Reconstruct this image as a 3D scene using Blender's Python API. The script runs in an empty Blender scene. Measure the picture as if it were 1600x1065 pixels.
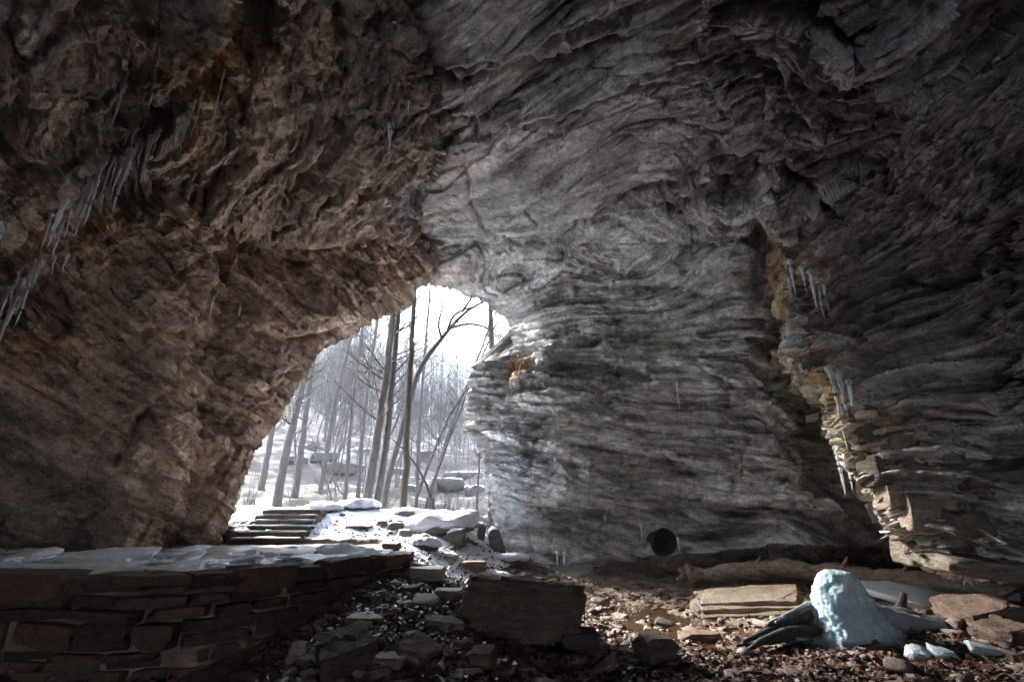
import bpy, bmesh, math, random
import numpy as np
from mathutils import Vector
random.seed(7)
R = math.radians
sc = bpy.context.scene
COL = sc.collection

# ------------------------------------------------------------------ camera, world, sun, exposure
FPX, PITCH, EYE = 780.0, math.atan(258.0 / 780.0), 2.0
SP, CP = math.sin(PITCH), math.cos(PITCH)
cd = bpy.data.cameras.new('camera'); cam = bpy.data.objects.new('camera', cd); COL.objects.link(cam)
cam.location = (0, 0, EYE); cam.rotation_euler = (math.pi / 2 + PITCH, 0, 0)
cd.lens = FPX / 1600 * 36; cd.sensor_width = 36; cd.clip_start = .05; cd.clip_end = 2500
sc.camera = cam
SUN_AZ, SUN_EL = R(-50), R(30)
W = bpy.data.worlds.new('World'); sc.world = W; W.use_nodes = True
wn = W.node_tree.nodes; wl = W.node_tree.links; wn.clear()
wo = wn.new('ShaderNodeOutputWorld'); bg = wn.new('ShaderNodeBackground'); sky = wn.new('ShaderNodeTexSky')
sky.sky_type = 'NISHITA'; sky.sun_disc = False; sky.sun_elevation = SUN_EL; sky.sun_rotation = SUN_AZ
sky.air_density = 1.0; sky.dust_density = 2.0
tc = wn.new('ShaderNodeTexCoord'); cn = wn.new('ShaderNodeTexNoise'); cr = wn.new('ShaderNodeValToRGB'); mx = wn.new('ShaderNodeMix')
cn.inputs['Scale'].default_value = 3.2; cn.inputs['Detail'].default_value = 6
cr.color_ramp.elements[0].position = .36; cr.color_ramp.elements[1].position = .52
mx.data_type = 'RGBA'; mx.inputs[7].default_value = (8.8, 10.2, 12.2, 1)
wl.new(tc.outputs['Generated'], cn.inputs['Vector']); wl.new(cn.outputs['Fac'], cr.inputs['Fac'])
wl.new(cr.outputs['Color'], mx.inputs[0]); wl.new(sky.outputs['Color'], mx.inputs[6])
wl.new(mx.outputs[2], bg.inputs['Color']); bg.inputs['Strength'].default_value = .075
wl.new(bg.outputs[0], wo.inputs[0])
sl = bpy.data.lights.new('sun', 'SUN'); so = bpy.data.objects.new('sun', sl); COL.objects.link(so)
sl.energy = 2.4; sl.angle = R(10); sl.color = (1, .975, .945)
sd = Vector((math.sin(SUN_AZ) * math.cos(SUN_EL), math.cos(SUN_AZ) * math.cos(SUN_EL), math.sin(SUN_EL)))
so.rotation_euler = (-sd).to_track_quat('-Z', 'Y').to_euler(); so.location = (-40, 60, 60)
sc.view_settings.view_transform = 'Standard'; sc.view_settings.look = 'None'
sc.view_settings.exposure = 3.45; sc.view_settings.gamma = 1
try: sc.view_settings.use_curve_mapping = False
except Exception: pass
cy = sc.cycles
sc.render.engine = 'CYCLES'
cy.max_bounces = 9; cy.diffuse_bounces = 8; cy.glossy_bounces = 3; cy.transmission_bounces = 5; cy.volume_bounces = 1
cy.use_adaptive_sampling = False; cy.use_denoising = True; cy.denoising_prefilter = 'NONE'; cy.denoising_input_passes = 'RGB_ALBEDO_NORMAL'; cy.caustics_reflective = False; cy.caustics_refractive = False
cy.sample_clamp_indirect = 6

# ------------------------------------------------------------------ projection helpers
def raydir(px, py):
    px = np.asarray(px, float); py = np.asarray(py, float)
    u = (px - 800) / FPX; v = (532.5 - py) / FPX
    d = np.stack([u + 0 * v, CP - v * SP + 0 * u, SP + v * CP + 0 * u], -1)
    return d
def at(px, py, Y):
    d = raydir(px, py); return np.array([d[0] / d[1] * Y, Y, EYE + d[2] / d[1] * Y])
def proj(P):
    x, y, z = P[0], P[1], P[2] - EYE
    f = y * CP + z * SP; w = -y * SP + z * CP
    return 800 + FPX * x / f, 532.5 - FPX * w / f

# ------------------------------------------------------------------ numpy noise
def _h(i, j, k, s):
    h = (i.astype(np.int64) * 374761393 + j.astype(np.int64) * 668265263 + k.astype(np.int64) * 2147483647 + s * 974634777) & 0xFFFFFFFF
    h = ((h ^ (h >> 13)) * 1274126177) & 0xFFFFFFFF
    h = ((h ^ (h >> 16)) * 2246822519) & 0xFFFFFFFF
    return h ^ (h >> 15)
def gnoise(P, seed=0):
    Pf = np.floor(P); f = (P - Pf).astype(np.float32); I = Pf.astype(np.int64)
    u = f * f * f * (f * (f * 6 - 15) + 10)
    out = 0
    for a in (0, 1):
        wa = u[:, 0] if a else 1 - u[:, 0]
        for b in (0, 1):
            wb = u[:, 1] if b else 1 - u[:, 1]
            for c in (0, 1):
                wc = u[:, 2] if c else 1 - u[:, 2]
                h = _h(I[:, 0] + a, I[:, 1] + b, I[:, 2] + c, seed)
                gx = ((h & 255) / 127.5 - 1).astype(np.float32); gy = (((h >> 8) & 255) / 127.5 - 1).astype(np.float32)
                gz = (((h >> 16) & 255) / 127.5 - 1).astype(np.float32)
                out = out + wa * wb * wc * (gx * (f[:, 0] - a) + gy * (f[:, 1] - b) + gz * (f[:, 2] - c))
    return out * 1.3
def fbm(P, octs=4, seed=0, gain=.5):
    o = 0; a = 1.0; t = 0
    for i in range(octs):
        o = o + a * gnoise(P * (2.03 ** i) + i * 17.7, seed + i); t += a; a *= gain
    return o / t * 1.6
def facet(P, seed=0, tilt=.8):
    """cellular blocks: every cell is a tilted plane, like broken rock"""
    P = P.astype(np.float32)
    I = np.floor(P).astype(np.int64); n = len(P)
    best = np.full(n, 9e9, np.float32); hb = np.zeros(n, np.int64); db = np.zeros((n, 3), np.float32); second = np.full(n, 9e9, np.float32)
    for a in (-1, 0, 1):
        for b in (-1, 0, 1):
            for c in (-1, 0, 1):
                J0 = I[:, 0] + a; J1 = I[:, 1] + b; J2 = I[:, 2] + c
                h = _h(J0, J1, J2, seed)
                d = np.stack([P[:, 0] - (J0 + ((h & 1023) / 1023.)), P[:, 1] - (J1 + (((h >> 10) & 1023) / 1023.)), P[:, 2] - (J2 + (((h >> 20) & 1023) / 1023.))], -1).astype(np.float32)
                q = (d * d).sum(1)
                m = q < best
                second = np.where(m, best, np.minimum(second, q))
                best = np.where(m, q, best); hb = np.where(m, h, hb); db[m] = d[m]
    h2 = _h(hb, hb >> 7, hb >> 3, seed + 91)
    g = np.stack([(h2 & 255) / 127.5 - 1, ((h2 >> 8) & 255) / 127.5 - 1, ((h2 >> 16) & 255) / 127.5 - 1], -1)
    off = ((h2 >> 24) & 255) / 127.5 - 1
    return off * .5 + tilt * (db * g).sum(1), np.sqrt(second) - np.sqrt(best), off

# ------------------------------------------------------------------ mesh helpers
def mesh(name, V, F, mat=None, smooth=False, col=None):
    V = np.asarray(V, np.float32).reshape(-1, 3); me = bpy.data.meshes.new(name)
    if isinstance(F, (list, tuple)) and len(F) and not isinstance(F, np.ndarray) and len(set(len(f) for f in F)) > 1:
        me.from_pydata([tuple(map(float, v)) for v in V], [], [tuple(int(i) for i in f) for f in F])
    else:
        F = np.asarray(F, np.int32); n, k = F.shape
        me.vertices.add(len(V)); me.vertices.foreach_set('co', V.ravel())
        me.loops.add(n * k); me.loops.foreach_set('vertex_index', F.ravel())
        me.polygons.add(n); me.polygons.foreach_set('loop_start', np.arange(0, n * k, k, dtype=np.int32))
        try: me.polygons.foreach_set('loop_total', np.full(n, k, np.int32))
        except Exception: pass
    if col is not None:
        ca = me.color_attributes.new('tint', 'FLOAT_COLOR', 'POINT')
        c4 = np.ones((len(V), 4), np.float32); c4[:, :3] = col; ca.data.foreach_set('color', c4.ravel())
    if mat: me.materials.append(mat)
    me.update(calc_edges=True); me.validate()
    if smooth: me.polygons.foreach_set('use_smooth', np.ones(len(me.polygons), bool))
    return me
def obj(name, me, parent=None, loc=None, rot=None, scale=None):
    o = bpy.data.objects.new(name, me); COL.objects.link(o)
    if parent: o.parent = parent
    if loc is not None: o.location = [float(c) for c in loc]
    if rot is not None: o.rotation_euler = rot
    if scale is not None: o.scale = scale
    return o
def empty(name, loc=(0, 0, 0), rz=0):
    o = bpy.data.objects.new(name, None); COL.objects.link(o); o.location = [float(c) for c in loc]; o.rotation_euler = (0, 0, rz); o.empty_display_size = .2
    return o
def tag(o, label=None, cat=None, group=None, kind=None):
    if label: o['label'] = label
    if cat: o['category'] = cat
    if group: o['group'] = group
    if kind or cat: o['kind'] = kind or 'thing'
    return o
def compact(V, F, extra=None):
    used, inv = np.unique(F.ravel(), return_inverse=True)
    return V[used], inv.reshape(F.shape).astype(np.int32), (extra[used] if extra is not None else None)
class MB:
    def __init__(s): s.V = []; s.F = []; s.n = 0
    def add(s, V, F):
        V = np.asarray(V, float); F = np.asarray(F, int); s.V.append(V); s.F.append(F + s.n); s.n += len(V)
    def tube(s, pts, rad, sides=6, cap=True):
        pts = np.asarray(pts, float); n = len(pts); rad = np.broadcast_to(np.asarray(rad, float), (n,))
        T = np.gradient(pts, axis=0); T /= np.linalg.norm(T, axis=1)[:, None] + 1e-9
        ref = np.array([0, 0, 1.]) if abs(T[0][2]) < .85 else np.array([1., 0, 0])
        A = np.cross(T, ref); A /= np.linalg.norm(A, axis=1)[:, None] + 1e-9; B = np.cross(T, A)
        th = np.arange(sides) / sides * 2 * math.pi
        V = pts[:, None] + rad[:, None, None] * (A[:, None] * np.cos(th)[None, :, None] + B[:, None] * np.sin(th)[None, :, None])
        idx = np.arange(n * sides).reshape(n, sides); nx = np.roll(idx, -1, 1)
        F = np.stack([idx[:-1], nx[:-1], nx[1:], idx[1:]], -1).reshape(-1, 4)
        V = V.reshape(-1, 3)
        if cap:
            c0 = len(V); V = np.vstack([V, pts[0], pts[-1]])
            e = np.array([[idx[0, (j + 1) % sides], idx[0, j], c0, c0] for j in range(sides)] + [[idx[-1, j], idx[-1, (j + 1) % sides], c0 + 1, c0 + 1] for j in range(sides)])
            s.addtq(V, F, e)
        else: s.add(V, F)
    def addtq(s, V, F, e):
        V = np.asarray(V, float); s.V.append(V); s.F.append(F + s.n); s.T = getattr(s, 'T', []); s.T.append(e[:, :3] + s.n); s.n += len(V)
    def mesh(s, name, mat, smooth=True):
        V = np.vstack(s.V); Fs = []
        for f in s.F: Fs += [tuple(q) for q in f] if f.shape[1] == 3 else []
        quads = [f for f in s.F if f.shape[1] == 4]; tris = [f for f in s.F if f.shape[1] == 3] + list(getattr(s, 'T', []))
        T = []
        if quads:
            q = np.vstack(quads); T += [q[:, [0, 1, 2]], q[:, [0, 2, 3]]]
        if tris: T.append(np.vstack(tris))
        return mesh(name, V, np.vstack(T), mat, smooth)
_ico = {}
def ico(level):
    if level not in _ico:
        bm = bmesh.new(); bmesh.ops.create_icosphere(bm, subdivisions=level, radius=1)
        bm.verts.ensure_lookup_table()
        _ico[level] = (np.array([v.co[:] for v in bm.verts]), np.array([[v.index for v in f.verts] for f in bm.faces])); bm.free()
    return _ico[level]
def rock_verts(seed, dims, level=3, cuts=9, block=0., rough=.02, strat=0.):
    rg = np.random.default_rng(seed); V, F = ico(level); V = V.copy() * 1.15
    if block:
        e = rg.normal(0, .1 * (1.15 - block), (3, 3)); A = np.eye(3) + e
        for i in range(3):
            for s in (1, -1):
                n = A[i] / np.linalg.norm(A[i]) * s; d = .62 + rg.uniform(-.06, .06)
                q = V @ n; V -= np.where(q > d, q - d, 0)[:, None] * n
    for _ in range(cuts):
        n = rg.normal(0, 1, 3); n /= np.linalg.norm(n); d = rg.uniform(.62, .92) if not block else rg.uniform(.72, .98)
        q = V @ n; V -= np.where(q > d, q - d, 0)[:, None] * n
    V /= np.abs(V).max(0)
    V = V * (np.asarray(dims) / 2.)
    if rough:
        m = float(np.mean(dims)); N = V / (np.linalg.norm(V, axis=1)[:, None] + 1e-9)
        V += N * (fbm(V / (m * .45) + seed % 97, 3, seed % 1000) * rough * m)[:, None]
    if strat:
        k = np.floor(V[:, 2] / (dims[2] * .17) + fbm(V / 1.1, 2, 5) * .7); hh = (np.sin(k * 12.9898 + seed) * 43758.5453) % 1 - .5
        V[:, :2] *= (1 + strat * hh)[:, None]
    return V, F

def chip(V, seed, cell=(.5, .5, .12), amp=.06):
    N_ = V / (np.linalg.norm(V, axis=1)[:, None] + 1e-9); a = facet(V / np.array(cell) + seed % 31, seed, 1.); b_ = facet(V / np.array(cell) * 2.6, seed + 3, 1.)
    return V + N_ * (amp * (a[0] - .5 * np.exp(-(a[1] / .05) ** 2)) + amp * .4 * b_[0])[:, None]
# ------------------------------------------------------------------ materials
def nt(name):
    m = bpy.data.materials.new(name); m.use_nodes = True; t = m.node_tree; t.nodes.clear()
    o = t.nodes.new('ShaderNodeOutputMaterial'); b = t.nodes.new('ShaderNodeBsdfPrincipled'); t.links.new(b.outputs[0], o.inputs[0])
    return m, t, b
def N(t, kind, **kw):
    n = t.nodes.new(kind)
    for k, v in kw.items():
        if k in n.inputs.keys(): n.inputs[k].default_value = v
        else: setattr(n, k, v)
    return n
def ramp(t, src, stops):
    r = t.nodes.new('ShaderNodeValToRGB'); e = r.color_ramp.elements
    while len(e) < len(stops): e.new(.5)
    for i, (p, c) in enumerate(stops):
        e[i].position = p; e[i].color = (*c, 1) if len(c) == 3 else c
    t.links.new(src, r.inputs['Fac']); return r.outputs['Color']
def mixc(t, mode, fac, a, b):
    m = t.nodes.new('ShaderNodeMix'); m.data_type = 'RGBA'; m.blend_type = mode
    for sock, v in ((0, fac), (6, a), (7, b)):
        if hasattr(v, 'is_output'): t.links.new(v, m.inputs[sock])
        elif isinstance(v, (int, float)): m.inputs[sock].default_value = v
        else: m.inputs[sock].default_value = (*v, 1)
    return m.outputs[2]
def coords(t, scale=(1, 1, 1), world=True, rot=(0, 0, 0)):
    if world: g = t.nodes.new('ShaderNodeNewGeometry').outputs['Position']
    else: g = t.nodes.new('ShaderNodeTexCoord').outputs['Object']
    m = t.nodes.new('ShaderNodeMapping'); m.inputs['Scale'].default_value = scale; m.inputs['Rotation'].default_value = rot
    t.links.new(g, m.inputs['Vector']); return m.outputs[0]
def noise(t, vec, scale, detail=6, rough=.6):
    n = N(t, 'ShaderNodeTexNoise'); n.inputs['Scale'].default_value = scale; n.inputs['Detail'].default_value = detail; n.inputs['Roughness'].default_value = rough
    t.links.new(vec, n.inputs['Vector']); return n.outputs['Fac']
def bump(t, b, h, dist, strength=1.0, prev=None):
    n = t.nodes.new('ShaderNodeBump'); n.inputs['Distance'].default_value = dist; n.inputs['Strength'].default_value = strength
    t.links.new(h, n.inputs['Height'])
    if prev: t.links.new(prev, n.inputs['Normal'])
    t.links.new(n.outputs[0], b.inputs['Normal']); return n.outputs[0]
def mat_rock_tint(name, rough=.85, spec=.25, bed=False):
    m, t, b = nt(name)
    a = t.nodes.new('ShaderNodeVertexColor'); a.layer_name = 'tint'
    v2 = coords(t)
    if bed:
        at_ = t.nodes.new('ShaderNodeAttribute'); at_.attribute_name = 'bed'; mp_ = t.nodes.new('ShaderNodeMapping'); mp_.inputs['Scale'].default_value = (.5, 1.0, 2.6); t.links.new(at_.outputs['Vector'], mp_.inputs['Vector']); v1 = mp_.outputs[0]
    else: v1 = coords(t, (1, 1, 4.5))
    n1 = noise(t, v1, 1.3, 9, .62); t.nodes[-1].inputs['Distortion'].default_value = .35; n2 = noise(t, v2, 5, 12, .75); n3 = noise(t, v2, 26, 6, .8); n4 = noise(t, v1, 7, 6, .7)
    c = mixc(t, 'MULTIPLY', 1.0, a.outputs['Color'], ramp(t, n1, [(.30, (.55, .53, .52)), (.5, (1.0, 1.0, 1.0)), (.70, (1.4, 1.4, 1.38))]))
    c = mixc(t, 'MULTIPLY', .9, c, ramp(t, n2, [(.34, (.48, .46, .45)), (.5, (1, 1, 1)), (.64, (1.4, 1.39, 1.36))]))
    c = mixc(t, 'MULTIPLY', .8, c, ramp(t, n4, [(.33, (.55, .54, .53)), (.40, (1, 1, 1)), (.7, (1.15, 1.15, 1.14))]))
    c = mixc(t, 'MULTIPLY', .85, c, ramp(t, n3, [(.3, (.4, .4, .4)), (.7, (1.6, 1.6, 1.6))]))
    t.links.new(c, b.inputs['Base Color']); b.inputs['Roughness'].default_value = rough; b.inputs['Specular IOR Level'].default_value = spec
    p = bump(t, b, n1, .04); p = bump(t, b, n2, .035, 1, p); p = bump(t, b, n4, .02, 1, p); bump(t, b, n3, .006, 1, p)
    return m
def mat_rock(name, c0, c1, scale=3., rough=.8, spec=.3, strat=3., world=False, bd=.03):
    m, t, b = nt(name); v = coords(t, (1, 1, strat), world); v2 = coords(t, (1, 1, 1), world)
    n1 = noise(t, v, scale, 8, .65); n2 = noise(t, v2, scale * 6, 6, .7)
    c = ramp(t, n1, [(.3, c0), (.7, c1)]); c = mixc(t, 'MULTIPLY', .8, c, ramp(t, n2, [(.3, (.5, .5, .5)), (.65, (1.3, 1.3, 1.3))]))
    oi = t.nodes.new('ShaderNodeObjectInfo'); c = mixc(t, 'MULTIPLY', .8, c, ramp(t, oi.outputs['Random'], [(0, (.42, .40, .38)), (.5, (.95, .93, .9)), (1, (1.55, 1.5, 1.45))]))
    t.links.new(c, b.inputs['Base Color']); b.inputs['Roughness'].default_value = rough; b.inputs['Specular IOR Level'].default_value = spec
    p = bump(t, b, n1, bd); bump(t, b, n2, bd * .35, 1, p)
    return m
def mat_snowy(name, c0, c1, scale=3., lo=.45, hi=.62, world=False, snow=(.84, .87, .92), ns=2.2):
    """rock or soil with snow lying on what faces up"""
    m, t, b = nt(name); v = coords(t, (1, 1, 2.5), world); v2 = coords(t, (1, 1, 1), True)
    n1 = noise(t, v, scale, 8, .65); c = ramp(t, n1, [(.3, c0), (.7, c1)])
    g = t.nodes.new('ShaderNodeNewGeometry'); s = t.nodes.new('ShaderNodeSeparateXYZ'); t.links.new(g.outputs['Normal'], s.inputs[0])
    n2 = noise(t, v2, ns, 9, .7); ma = N(t, 'ShaderNodeMath', operation='MULTIPLY_ADD'); t.links.new(n2, ma.inputs[0]); ma.inputs[1].default_value = .9; t.links.new(s.outputs['Z'], ma.inputs[2])
    m2 = N(t, 'ShaderNodeMapRange'); t.links.new(ma.outputs[0], m2.inputs[0]); m2.inputs[1].default_value = lo + .45; m2.inputs[2].default_value = hi + .45
    c = mixc(t, 'MIX', m2.outputs[0], c, snow)
    t.links.new(c, b.inputs['Base Color']); b.inputs['Roughness'].default_value = .8
    p = bump(t, b, n1, .04); bump(t, b, n2, .02, 1, p)
    return m
def mat_snow(name='snow'):
    m, t, b = nt(name); v = coords(t); n1 = noise(t, v, 3, 6); n2 = noise(t, v, 22, 4)
    t.links.new(ramp(t, n1, [(.3, (.70, .745, .82)), (.7, (.78, .815, .87))]), b.inputs['Base Color']); b.inputs['Roughness'].default_value = .65
    p = bump(t, b, n1, .08); bump(t, b, n2, .015, 1, p); return m
def mat_ice(name, col=(.78, .87, .92), trans=.45, rough=.18, bs=18, bd=.02):
    m, t, b = nt(name); v = coords(t); n1 = noise(t, v, bs, 4, .6); n2 = noise(t, v, 4, 4)
    t.links.new(ramp(t, n2, [(.3, tuple(c * .8 for c in col)), (.7, col)]), b.inputs['Base Color'])
    b.inputs['Transmission Weight'].default_value = trans; b.inputs['Roughness'].default_value = rough; b.inputs['IOR'].default_value = 1.31
    bump(t, b, n1, bd); return m
def mat_bark(name, c0, c1, sc_=(1, 1, .25)):
    m, t, b = nt(name); v = coords(t, sc_); n1 = noise(t, v, 14, 6, .7)
    c = ramp(t, n1, [(.3, c0), (.7, c1)]); t.links.new(c, b.inputs['Base Color']); b.inputs['Roughness'].default_value = .9
    bump(t, b, n1, .03); return m
def mat_leaf(name, stops, rough=.5):
    m, t, b = nt(name); g = t.nodes.new('ShaderNodeNewGeometry')
    t.links.new(ramp(t, g.outputs['Random Per Island'], stops), b.inputs['Base Color']); b.inputs['Roughness'].default_value = rough; return m

M_cave = mat_rock_tint('cave sandstone', bed=True); M_tun = mat_rock_tint('outer sandstone')
M_floor = mat_rock_tint('cave floor', .6, .4)
M_wallstone = mat_rock('wall stone', (.05, .029, .021), (.145, .083, .058), 4, strat=2.5, bd=.05)
M_boulder = mat_rock('boulder stone', (.065, .045, .034), (.19, .13, .095), 3, strat=5, bd=.07)
M_slab = mat_rock('pale slab stone', (.22, .17, .125), (.38, .31, .24), 3, strat=6)
M_rubble = mat_rock('rubble stone', (.09, .062, .05), (.25, .19, .15), 5, rough=.55, spec=.5)
M_buttblock = mat_rock('ochre block stone', (.15, .115, .085), (.36, .31, .25), 3, strat=5, world=True, bd=.05)
M_step = mat_rock('step stone', (.07, .048, .038), (.15, .11, .085), 5)
M_snowrock = mat_snowy('snowy rock', (.08, .075, .07), (.19, .175, .16), 4)
M_hill = mat_snowy('snowy hillside', (.028, .022, .019), (.085, .066, .055), .35, 1.03, 1.10, True, (.66, .69, .74), .9)
M_snow = mat_snow()
M_ice = mat_ice('slab ice', (.92, .96, .99), .05, .16, 16, .025)
M_icicle = mat_ice('icicle ice', (.97, .98, .99), .1, .2, 30, .006)
M_stal = mat_ice('stalagmite ice', (.66, .81, .87), .45, .08, 12, .012); _b = M_stal.node_tree.nodes['Principled BSDF']; _b.inputs['Subsurface Weight'].default_value = .6; _b.inputs['Subsurface Radius'].default_value = (.10, .18, .24); _b.inputs['Subsurface Scale'].default_value = .6
M_blackice = mat_ice('dark glazed ice', (.10, .11, .12), .15, .12, 10, .02)
M_bark = mat_bark('grey bark', (.03, .026, .023), (.12, .105, .094))
M_barkfar = mat_bark('pale bark', (.04, .036, .034), (.115, .105, .10)); M_outcrop = mat_snowy('outcrop rock', (.03, .028, .027), (.09, .084, .078), 4, .62, .78)
M_barkdark = mat_bark('brown bark', (.035, .027, .02), (.10, .075, .055))
M_log = mat_bark('dead wood', (.09, .06, .045), (.44, .32, .23), (.22, .8, .9))
M_wetlog = mat_bark('wet dark wood', (.012, .011, .011), (.04, .036, .035))
M_leaf = mat_leaf('wet leaves', [(0, (.03, .013, .009)), (.45, (.10, .04, .026)), (.75, (.055, .034, .026)), (.93, (.12, .075, .05)), (1, (.17, .125, .095))], .3)
M_root = mat_leaf('root fibres', [(0, (.16, .09, .05)), (1, (.38, .23, .13))], .8)
M_pine = mat_leaf('pine needles', [(0, (.04, .06, .03)), (1, (.09, .11, .06))], .7)

# ------------------------------------------------------------------ cave shell
def axis(segs):
    out = []
    for a, b, n in segs: out += list(np.linspace(a, b, n, endpoint=False))
    return np.array(out)
ST = 1.65
gx = np.concatenate([-60 - np.geomspace(3200, 8, 46), np.arange(-60, 1660, ST), 1660 + np.geomspace(8, 3200, 46)])
gy = np.concatenate([-50 - np.geomspace(3600, 8, 46), np.arange(-50, 935, ST), 935 + np.geomspace(6, 700, 18)])
nx, ny = len(gx), len(gy)
PX, PY = np.meshgrid(gx, gy); PX = PX.ravel(); PY = PY.ravel()
D = raydir(PX, PY); D /= np.linalg.norm(D, axis=1)[:, None]
def rbox(d):
    r = np.full(len(d), 60.)
    for ax, v in ((0, -10.5), (0, 10.5), (2, 9.5)):
        q = v / np.where(np.abs(d[:, ax]) < 1e-6, 1e-6, d[:, ax]); r = np.where((q > 0) & (q < r), q, r)
    q = 16.8 / np.maximum(d[:, 1], 1e-6); return np.minimum(r, q)
def layer(ctrl):
    pts = []; val = []
    for px, py, k, v in ctrl:
        d = raydir(px, py); d = d / np.linalg.norm(d)
        r = {'Y': v / d[1], 'z': (v - EYE) / d[2], 'x': v / d[0]}[k]
        pts.append((px, py)); val.append(math.log(r / rbox(d[None])[0]))
    for a, b in ((-1500, -900), (-1500, 300), (-1500, 1200), (-3200, 400), (800, -1500), (-200, -1500), (1800, -1500), (3100, -900), (3100, 300), (3100, 1200), (4800, 400), (800, -3600), (400, 1600), (1200, 1600)):
        pts.append((a, b)); val.append(0.)
    p = np.array(pts) / 800.; n = len(p)
    def phi(r2): return .5 * r2 * np.log(r2 + 1e-9)
    K = phi(((p[:, None] - p[None]) ** 2).sum(-1)) + np.eye(n) * 2e-3
    Q = np.hstack([np.ones((n, 1)), p]); A = np.block([[K, Q], [Q.T, np.zeros((3, 3))]])
    w = np.linalg.solve(A, np.concatenate([val, np.zeros(3)]))
    out = np.empty(len(PX)); g = np.stack([PX, PY], -1) / 800.
    for i in range(0, len(g), 60000):
        q = g[i:i + 60000]; out[i:i + 60000] = phi(((q[:, None] - p[None]) ** 2).sum(-1)) @ w[:n] + w[n] + q @ w[n + 1:]
    return np.exp(np.clip(out, -1.6, .6)) * rbox(D)
left_ctrl = [(345, 848, 'Y', 13), (400, 700, 'Y', 13.6), (480, 590, 'Y', 14.3), (540, 525, 'Y', 15), (600, 495, 'Y', 15.6), (665, 445, 'Y', 16.3), (690, 400, 'Y', 15.6),
    (340, 862, 'Y', 12.6), (130, 862, 'Y', 10.8), (0, 862, 'Y', 10.7), (0, 600, 'Y', 8.9), (200, 600, 'Y', 10.3), (300, 700, 'Y', 11.9), (200, 750, 'Y', 10.9),
    (350, 500, 'Y', 11.8), (450, 400, 'Y', 12.8), (150, 350, 'Y', 8.5), (0, 400, 'Y', 7.4), (400, 250, 'z', 8.4), (500, 200, 'z', 8.9), (600, 300, 'z', 9.4), (600, 100, 'z', 9.2),
    (620, 420, 'Y', 14.8), (560, 460, 'Y', 14.2), (250, 200, 'z', 8.0), (300, 60, 'z', 8.6), (500, -50, 'z', 9.2), (100, 100, 'z', 8.0), (-200, 600, 'Y', 7.8), (-200, 862, 'Y', 9), (-200, 200, 'Y', 5.5)]
lip_ctrl = [(0, 385, 'Y', 6.5), (100, 285, 'Y', 6.7), (210, 195, 'Y', 6.6), (310, 95, 'z', 7.6), (100, 100, 'z', 6.9), (0, 200, 'Y', 5.6), (200, 0, 'z', 7.6), (0, 0, 'z', 6.7), (350, -20, 'z', 8.0), (-200, 200, 'Y', 4.6), (-200, 500, 'Y', 5.6)]
main_ctrl = [(700, 455, 'z', 10), (740, 465, 'z', 9.9), (780, 495, 'z', 9.2), (800, 540, 'Y', 17.6), (740, 580, 'Y', 17.4), (728, 640, 'Y', 17.2), (735, 680, 'Y', 16.9), (755, 740, 'Y', 16.7), (775, 830, 'Y', 16.4), (785, 875, 'Y', 16.2),
    (720, 400, 'z', 10.3), (750, 300, 'z', 10.4), (850, 350, 'z', 10.1), (800, 200, 'z', 10.5), (700, 150, 'z', 10.4), (800, 0, 'z', 10.3), (900, 100, 'z', 10.3), (1000, 250, 'z', 10.0), (1100, 100, 'z', 9.9),
    (1000, 450, 'z', 8.9), (900, 540, 'Y', 16), (860, 600, 'Y', 16.1), (800, 700, 'Y', 16.3), (900, 700, 'Y', 15.8), (1000, 560, 'Y', 15.2), (1000, 700, 'Y', 15), (1000, 830, 'Y', 15.4), (870, 860, 'Y', 16), (1150, 700, 'Y', 14),
    (1250, 800, 'Y', 13.4), (1250, 700, 'Y', 13.3), (1150, 560, 'Y', 13.6), (1100, 480, 'Y', 13.8), (1150, 380, 'z', 8.7), (1100, 250, 'z', 9.5), (1250, 250, 'z', 9.2), (1300, 500, 'Y', 12.4), (1400, 800, 'Y', 12.6), (1500, 900, 'Y', 12.5), (1600, 700, 'Y', 11), (640, -60, 'z', 10.3), (500, 300, 'Y', 14)]
butt_ctrl = [(1190, 300, 'z', 8.6), (1250, 350, 'Y', 10.4), (1230, 480, 'Y', 11), (1300, 500, 'Y', 10.4), (1320, 640, 'Y', 10), (1250, 600, 'Y', 10.8), (1380, 800, 'Y', 9.6), (1450, 870, 'Y', 9.2), (1550, 700, 'Y', 8.7), (1600, 860, 'Y', 8.8),
    (1500, 400, 'Y', 8.3), (1450, 550, 'Y', 8.9), (1600, 200, 'Y', 6.2), (1600, 500, 'Y', 7.6), (1400, 200, 'Y', 7.4), (1300, 100, 'z', 8.7), (1500, 0, 'Y', 5.2), (1200, 150, 'z', 9.3), (1350, 350, 'Y', 9.3), (1800, 500, 'Y', 6.2), (1800, 900, 'Y', 7.4)]
rL, rU, rM, rB = layer(left_ctrl), layer(lip_ctrl), layer(main_ctrl), layer(butt_ctrl)
P2 = np.stack([PX / 45., PY / 45., np.zeros_like(PX)], -1)
jx = fbm(P2, 3, 11) * 16; jy = fbm(P2, 3, 12) * 16
inframe = (PX > -60) & (PX < 1660) & (PY > -50)
def segdist(x, y, pl):
    d = np.full(len(x), 1e9); side = np.zeros(len(x))
    for (ax, ay), (bx, by) in zip(pl[:-1], pl[1:]):
        vx, vy = bx - ax, by - ay; L = vx * vx + vy * vy + 1e-9
        t = np.clip(((x - ax) * vx + (y - ay) * vy) / L, 0, 1); q = np.hypot(x - ax - t * vx, y - ay - t * vy)
        c = (x - ax) * vy - (y - ay) * vx; m = q < d; side = np.where(m, np.sign(c), side); d = np.minimum(d, q)
    return d, side
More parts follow.
